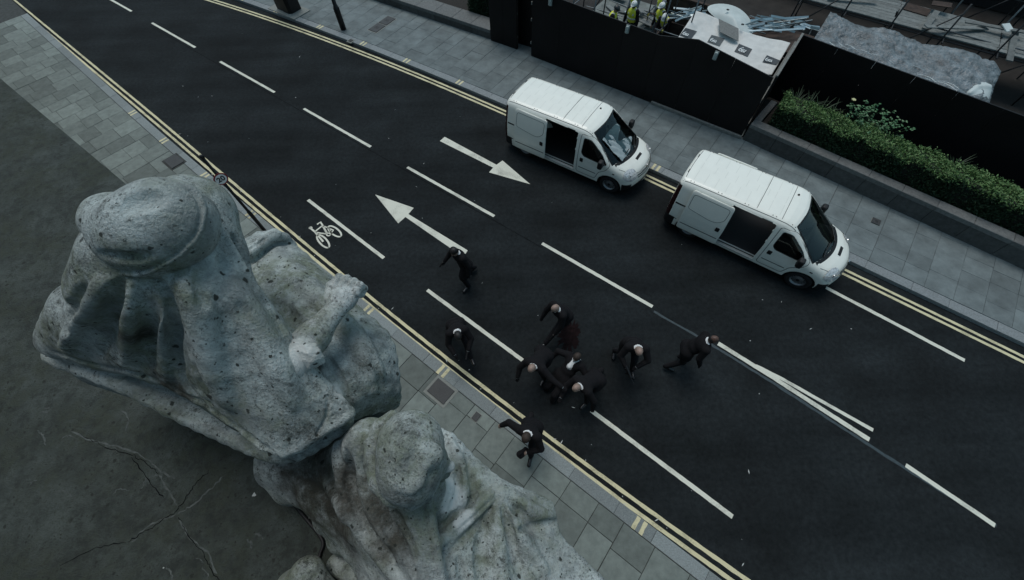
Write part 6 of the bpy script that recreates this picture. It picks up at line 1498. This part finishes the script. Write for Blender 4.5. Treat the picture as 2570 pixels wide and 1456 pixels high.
# skip with white sheeting over it
def shz(t, b):
    """height of the sheeting"""
    from mathutils import noise as nz
    k = min(max((b - .5) / 2.4, 0), 1.3); w = .16 * nz.noise(Vector((t * .8, b * .9, 1.0))) + .09 * (.5 - abs(nz.noise(Vector((t * 1.5 + b * .6, b * 1.1, 4.0))))) + .04 * abs(nz.noise(Vector((t * 4, b * 3, 7.0))))
    return 1.50 + .30 * k + w * (.35 + .65 * k) + .28 * max(0, 1 - abs(t - 5.0) / 1.3) * k
def on_sheet(x, y):
    z = 1.7
    for _ in range(25):
        p = pt(x, y, z); z = .5 * z + .5 * shz((p - HA).dot(HD), (p - HA).dot(HN))
    return pt(x, y, z)
def quad_mesh(c, nu, nv, lift=0.0, wob=0.0, back=0.0):
    """patch of the sheeting spanned by four photo corners"""
    V = []; F = []
    for i in range(nu + 1):
        for j in range(nv + 1):
            u, v = i / nu, j / nv; x = (c[0][0] * (1 - u) + c[1][0] * u) * (1 - v) + (c[3][0] * (1 - u) + c[2][0] * u) * v; y = (c[0][1] * (1 - u) + c[1][1] * u) * (1 - v) + (c[3][1] * (1 - u) + c[2][1] * u) * v
            p = on_sheet(x, y + wob * math.sin(u * 9) * (1 - v)); V.append(p + Vector((0, 0, lift)))
    F = [(i * (nv + 1) + j, i * (nv + 1) + j + 1, (i + 1) * (nv + 1) + j + 1, (i + 1) * (nv + 1) + j) for i in range(nu) for j in range(nv)]
    return V, [f[::-1] for f in F]
sk = empty('debris_skip', hz(6.7, 1.8, .03)); tag(sk, 'rusty skip full of debris under the white sheeting', 'skip'); O = Vector(sk.location)
for (t, b, lx, ly, ang_) in ((6.75, .55, 4.7, .05, 0), (6.75, 3.3, 4.7, .05, 0), (4.4, 1.9, .05, 2.7, 0), (9.0, 1.7, .05, 2.2, 0)):
    MB().box(hz(t, b, .70) - O, (lx, ly, 1.3), HANG + ang_).build('skip_side', M_RUST, sk)
MB().box(hz(6.75, 1.9, .1) - O, (4.6, 2.6, .08), HANG).build('skip_floor', M_RUST, sk)
top = [(1745, 27), (1775, 36), (1800, 47), (1830, 62), (1862, 78), (1895, 88), (1930, 97), (1962, 102), (1983, 108)]; bot = [(1690, 112), (1725, 124), (1760, 137), (1795, 150), (1830, 163), (1862, 174), (1892, 184), (1915, 188), (1936, 188)]
V = []; F = []; nu, nv = 8 * 7, 26
def lerp_l(P, u): f = u * (len(P) - 1); i = min(int(f), len(P) - 2); q = f - i; return (P[i][0] * (1 - q) + P[i + 1][0] * q, P[i][1] * (1 - q) + P[i + 1][1] * q)
for i in range(nu + 1):
    a, b = lerp_l(top, i / nu), lerp_l(bot, i / nu)
    for j in range(nv + 1): v = j / nv; V.append(on_sheet(a[0] * (1 - v) + b[0] * v, a[1] * (1 - v) + b[1] * v))
F = [(i * (nv + 1) + j, i * (nv + 1) + j + 1, (i + 1) * (nv + 1) + j + 1, (i + 1) * (nv + 1) + j) for i in range(nu) for j in range(nv)]
sh0 = mesh('white_sheeting', V, F, True); sheet = link('white_sheeting', sh0, M_SHEET); md = sheet.modifiers.new('t', 'SOLIDIFY'); md.thickness = .006
tag(sheet, 'white sheeting with dark printed squares draped over the skip behind the hoarding', 'sheeting')
zs = lambda x, y: ((2500 + x / 4.854) / S15, (0 + y / 4.854) / S15)
for k, C in enumerate([[(340, 515), (550, 580), (440, 725), (235, 655)], [(815, 645), (1055, 710), (960, 852), (735, 775)], [(1315, 805), (1555, 905), (1470, 1042), (1230, 948)], [(1820, 1015), (2060, 1110), (1990, 1195), (1740, 1140)]]):
    c = [zs(*q) for q in C]; V, F = quad_mesh(c, 12, 10, .016); pr_ = link('printed_square', mesh('printed_square', V, F, True), M_PRINTG if k == 1 else M_PRINT, sheet)
    # lettering in the lower left of the square
    A, B, Cc, Dd = [on_sheet(*q) for q in c]; ex = (Cc - Dd).normalized(); ey = (A - Dd); W_ = (Cc - Dd).length; ey = (ey - ex * ey.dot(ex)).normalized(); ez = ex.cross(ey)
    if ez.z < 0: ez = -ez
    for body, fx_, fs in (('6', .10, .62), ('SI', .36, .40)):
        fc = bpy.data.curves.new('t', 'FONT'); fc.body = body; fc.size = W_ * fs; fc.extrude = .002; fc.offset = .004 if body == 'SI' else 0; ft = bpy.data.objects.new('t', fc); COL.objects.link(ft); bpy.context.view_layer.update()
        me = bpy.data.meshes.new_from_object(ft.evaluated_get(bpy.context.evaluated_depsgraph_get())); bpy.data.objects.remove(ft); me.materials.clear(); me.materials.append(M_LETT)
        p0 = Dd + ex * W_ * fx_ + ey * W_ * .13 + ez * .045
        for v in me.vertices: v.co = p0 + ex * v.co.x + ey * v.co.y + ez * v.co.z
        link('lettering', me, None, pr_)
# debris sticking out of the skip
r_ = random.Random(21)
def bundle(px0, px1, n, z, L, spread, mt, name, label, ang_deg):
    root = empty(name, hz(7, 3.0, 1.2)); tag(root, label, 'debris'); O = Vector(root.location)
    for i in range(n):
        x = r_.uniform(px0[0], px1[0]); y = r_.uniform(px0[1], px1[1]); c = pt(x, y, z + r_.uniform(-.15, .2)); a = HANG + rad(ang_deg + r_.uniform(-spread, spread)); l = L * r_.uniform(.5, 1.2)
        M = Matrix.Rotation(a, 3, 'Z') @ Matrix.Rotation(rad(r_.uniform(-12, 12)), 3, 'Y') @ Matrix.Rotation(r_.uniform(0, 3), 3, 'X')
        MB().box(c - O, (l, .07, .012), M=M).build('metal_strip', M_STRIP, root)
    return root
bundle((1850, 45), (1985, 78), 34, 1.7, 1.5, 22, M_STRIP, 'metal_strips', 'tangled galvanised metal strips sticking out right of the white panel', 38)
bundle((1700, 22), (1775, 45), 20, 1.7, 1.0, 30, M_STRIP, 'metal_strips', 'tangled galvanised metal strips at the left end of the skip', 30)
# white domed panel with two round holes
V = []; n = 16; cen = [(1762, 20), (1800, 8), (1850, 12), (1880, 40), (1893, 78), (1880, 98), (1850, 96), (1815, 62)]
pc = pt(1842, 50, 1.95); pan = empty('plastic_panel', pc); tag(pan, 'large white bent plastic panel with two round black holes on the debris', 'panel')
ring = [pt(x, y, 1.75) - pc for x, y in cen]; V = [Vector((0, 0, .10))]; 
for k in (.35, .7, 1.0): V += [p * k * (1 + .07 * math.sin(i * 2.9 + k)) + Vector((0, 0, .10 * (1 - k * k) + .06 * math.sin(i * 2.1))) for i, p in enumerate(ring)]
F = [(0, 1 + i, 1 + (i + 1) % 8) for i in range(8)]
for q in range(2): F += [(1 + q * 8 + i, 9 + q * 8 + i, 9 + q * 8 + (i + 1) % 8, 1 + q * 8 + (i + 1) % 8) for i in range(8)]
o = link('panel_sheet', mesh('panel_sheet', V, F, True), M_PANELW, pan); md = o.modifiers.new('s', 'SUBSURF'); md.levels = 2; md.render_levels = 2
for x, y in ((1826, 25), (1863, 62)):
    q = pt(x, y, 2.085) - pc; MB().lathe([(0, .0), (.055, 0), (.055, .012), (0, .012)][::-1], 16, q).build('round_hole', M_SKIPD, pan)
ply = empty('ply_board', pt(1793, 70, 1.9)); tag(ply, 'grey weathered board lying between the sheeting and the white panel', 'board'); A, B, C_, D_ = [pt(x, y, z) - Vector(ply.location) for x, y, z in ((1803, 47, 2.02), (1853, 72, 1.98), (1853, 104, 1.86), (1806, 80, 1.90))]
nn_ = (B - A).cross(D_ - A).normalized() * .012; MB().add([A, B, C_, D_, A + nn_, B + nn_, C_ + nn_, D_ + nn_], [(0, 1, 2, 3), (7, 6, 5, 4), (0, 4, 5, 1), (1, 5, 6, 2), (2, 6, 7, 3), (3, 7, 4, 0)]).build('board', M_PLYG, ply)
o = empty('dark_skip', hz(8.4, 4.3, .03)); tag(o, 'black steel skip behind the sheeting at the hoarding corner', 'skip'); MB().box((0, 0, .7), (2.4, 1.5, 1.35), HANG, ch=.05).build('skip_body', M_SKIPD, o); MB().box((0, 0, 1.40), (2.5, 1.6, .06), HANG, ch=.01).build('rim', M_RUST, o)
o = empty('rusty_skip', hz(5.6, 4.6, .03)); tag(o, 'rusty brown skip wall behind the heap of debris', 'skip'); MB().box((0, 0, .8), (4.2, .08, 1.6), HANG).build('skip_side', M_RUST, o); MB().box((0, .0, 1.63), (4.3, .14, .06), HANG, ch=.01).build('rim', M_RUST, o)
# second skip behind the back hoarding, covered with crumpled polythene
o = empty('polythene_cover', hz(11.5, 4.2, .03)); tag(o, 'crumpled translucent polythene over a skip behind the back hoarding', 'sheeting'); V = []; nu, nv = 80, 36; O = Vector(o.location)
from mathutils import noise as _nz
def nzz(x, y, z): return _nz.noise(Vector((x, y, z)))
for _ in (0,): pass
for i in range(nu + 1):
    for j in range(nv + 1):
        t = 9.5 + 5.6 * i / nu; b = 3.15 + 2.3 * j / nv; z = 1.78 + .25 * (j / nv) + .11 * nzz(t * .9, b * .9, 2) + .16 * (.4 - abs(nzz(t * 1.7, b * 2.2, 5))) + .07 * abs(nzz(t * 5, b * 4, 9)) - .9 * max(0, (i / nu - .93)) * 3
        V.append(hz(t, b, z) - O)
F = [(i * (nv + 1) + j, (i + 1) * (nv + 1) + j, (i + 1) * (nv + 1) + j + 1, i * (nv + 1) + j + 1) for i in range(nu) for j in range(nv)]
q = link('cover', mesh('cover', V, F, True), M_PLAS, o); md = q.modifiers.new('t', 'SOLIDIFY'); md.thickness = .01
sk2 = empty('covered_skip', hz(12.2, 4.3, .03)); tag(sk2, 'steel skip standing under the crumpled polythene', 'skip')
for lx, ly, dt, db in ((5.3, .05, 0, -1.1), (5.3, .05, 0, 1.1), (.05, 2.2, -2.65, 0), (.05, 2.2, 2.65, 0)): MB().box(HD * dt + HN * db + Vector((0, 0, .8)), (lx, ly, 1.55), HANG).build('skip_side', M_SKIPD, sk2)
wires = empty('wire_tangle', hz(11.5, 3.6, 1.9)); tag(wires, 'tangle of pale wires lying on the polythene', 'wire'); O = Vector(wires.location)
for i in range(11):
    t = r_.uniform(9.9, 13.5); b = r_.uniform(3.2, 3.9); P = []; a = r_.uniform(-.5, .3)
    for k in range(7): P.append(hz(t + k * .18, b + a * k * .12 + .05 * math.sin(k * 1.3 + i), 2.02 + .03 * math.sin(k + i)) - O)
    MB().tube(P, .004, 5).build('wire', M_STRIP, wires)
o = empty('white_sack', hz(14.6, 3.9, 1.3)); tag(o, 'bulging white plastic sack at the right end of the polythene', 'sack'); s = Solid((-.9, -.9, -.6), (.9, .9, .9), .03); s.ell((0, 0, .1), (.6, .45, .5), k=.1); s.ell((.3, .2, .3), (.35, .35, .35), k=.1); s.chain([(-.3, -.1, .55), (0, .1, .6), (.4, .1, .6)], .05, .1); s.cap((-.4, -.4, .3), (.4, -.35, .4), .06, k=.05, op='s'); q = s.extract(); link('sack', mesh('sack', *q, True), M_PANELW, o)
bundle((1990, 60), (2060, 78), 10, 1.3, .5, 60, M_STRIP, 'metal_scraps', 'scattered metal scraps behind the hoarding corner', 10)

# loose timber, tubes and boards lying about the site
r2 = random.Random(77)
def loose(label, t0, t1, b0, b1, n, zb):
    root = empty('loose_materials', hz((t0 + t1) / 2, (b0 + b1) / 2, .05)); tag(root, label, 'debris'); O = Vector(root.location)
    for i in range(n):
        c = hz(r2.uniform(t0, t1), r2.uniform(b0, b1), zb + r2.uniform(.02, .25)) - O; a = HANG + r2.choice((0, 1.57, .6, -.5)) + r2.uniform(-.2, .2); k = r2.random()
        if k < .45: MB().box(c, (r2.uniform(.8, 2.6), .2, .035), M=Matrix.Rotation(a, 3, 'Z') @ Matrix.Rotation(r2.uniform(-.12, .12), 3, 'Y'), ch=.0).build('plank', M_BOARD, root)
        elif k < .8: d_ = Vector((math.cos(a), math.sin(a), r2.uniform(-.1, .1))) * r2.uniform(.6, 1.6); MB().tube([c - d_, c + d_], .025, 6).build('tube', M_TUBE, root)
        else: MB().box(c, (r2.uniform(.3, .9), r2.uniform(.3, .8), .03), M=Matrix.Rotation(a, 3, 'Z') @ Matrix.Rotation(r2.uniform(-.25, .25), 3, 'X')).build('board', r2.choice((M_PLYG, M_RUST, M_PANELW)), root)
    return root
loose('loose planks and tubes on the concrete behind the workers', .5, 5, 3.6, 6.5, 22, .05); loose('loose planks, tubes and boards between the skips and the scaffold decks', 5.5, 14, 5.6, 7.4, 40, .3); loose('boards and tubes stacked on the farther scaffold deck', 2, 18, 11.4, 13, 30, 1.92); loose('tubes and boards left on the nearer scaffold deck', 9, 20, 7.8, 9.4, 16, 1.52)
# site workers
WG = 'workers on the building site'
person('worker in a dark hard hat and yellow vest, leftmost behind the hoarding', (1546, 24), -25, lean=12, outfit='worker', helmet=M_HELMK, group=WG, nod=12, arms=(((.3, .15, -.9), (.7, 0, -.5)), ((.3, -.2, -.9), (.7, 0, -.5))))
person('worker in a white hard hat and open yellow vest, arms at the sides, facing left', (1591, 13), 222, lean=4, outfit='worker', helmet=M_HELM, group=WG, nod=6, skin=M_SKIND, legs=((3, 3, 3), (-3, 3, 3)), arms=(((.05, .35, -.95), (.15, .1, -.95)), ((.05, -.35, -.95), (.15, -.1, -.95))))
person('worker in a yellow vest with bare arms, cut off by the top edge', (1597, -22), 210, lean=6, outfit='worker_grey', helmet=M_HELM, group=WG, nod=4)
person('worker in a white hard hat and yellow vest bending forward beside the scaffold tubes', (1668, 44), 235, lean=42, outfit='worker', helmet=M_HELM, group=WG, nod=14, legs=((40, 6, 40), (5, 6, 30)), arms=(((.5, .1, -.8), (.4, -.3, -.8)), ((.4, -.2, -.8), (.7, .2, -.6))))
person('worker in a white hard hat looking left, standing behind the bending worker', (1661, 17), 205, lean=8, outfit='worker', helmet=M_HELM, group=WG, nod=8)
person('worker in a pale shirt and white hard hat at the top edge, farthest back', (1664, -14), 190, lean=4, outfit='worker_grey', helmet=M_HELM, group=WG, nod=4)
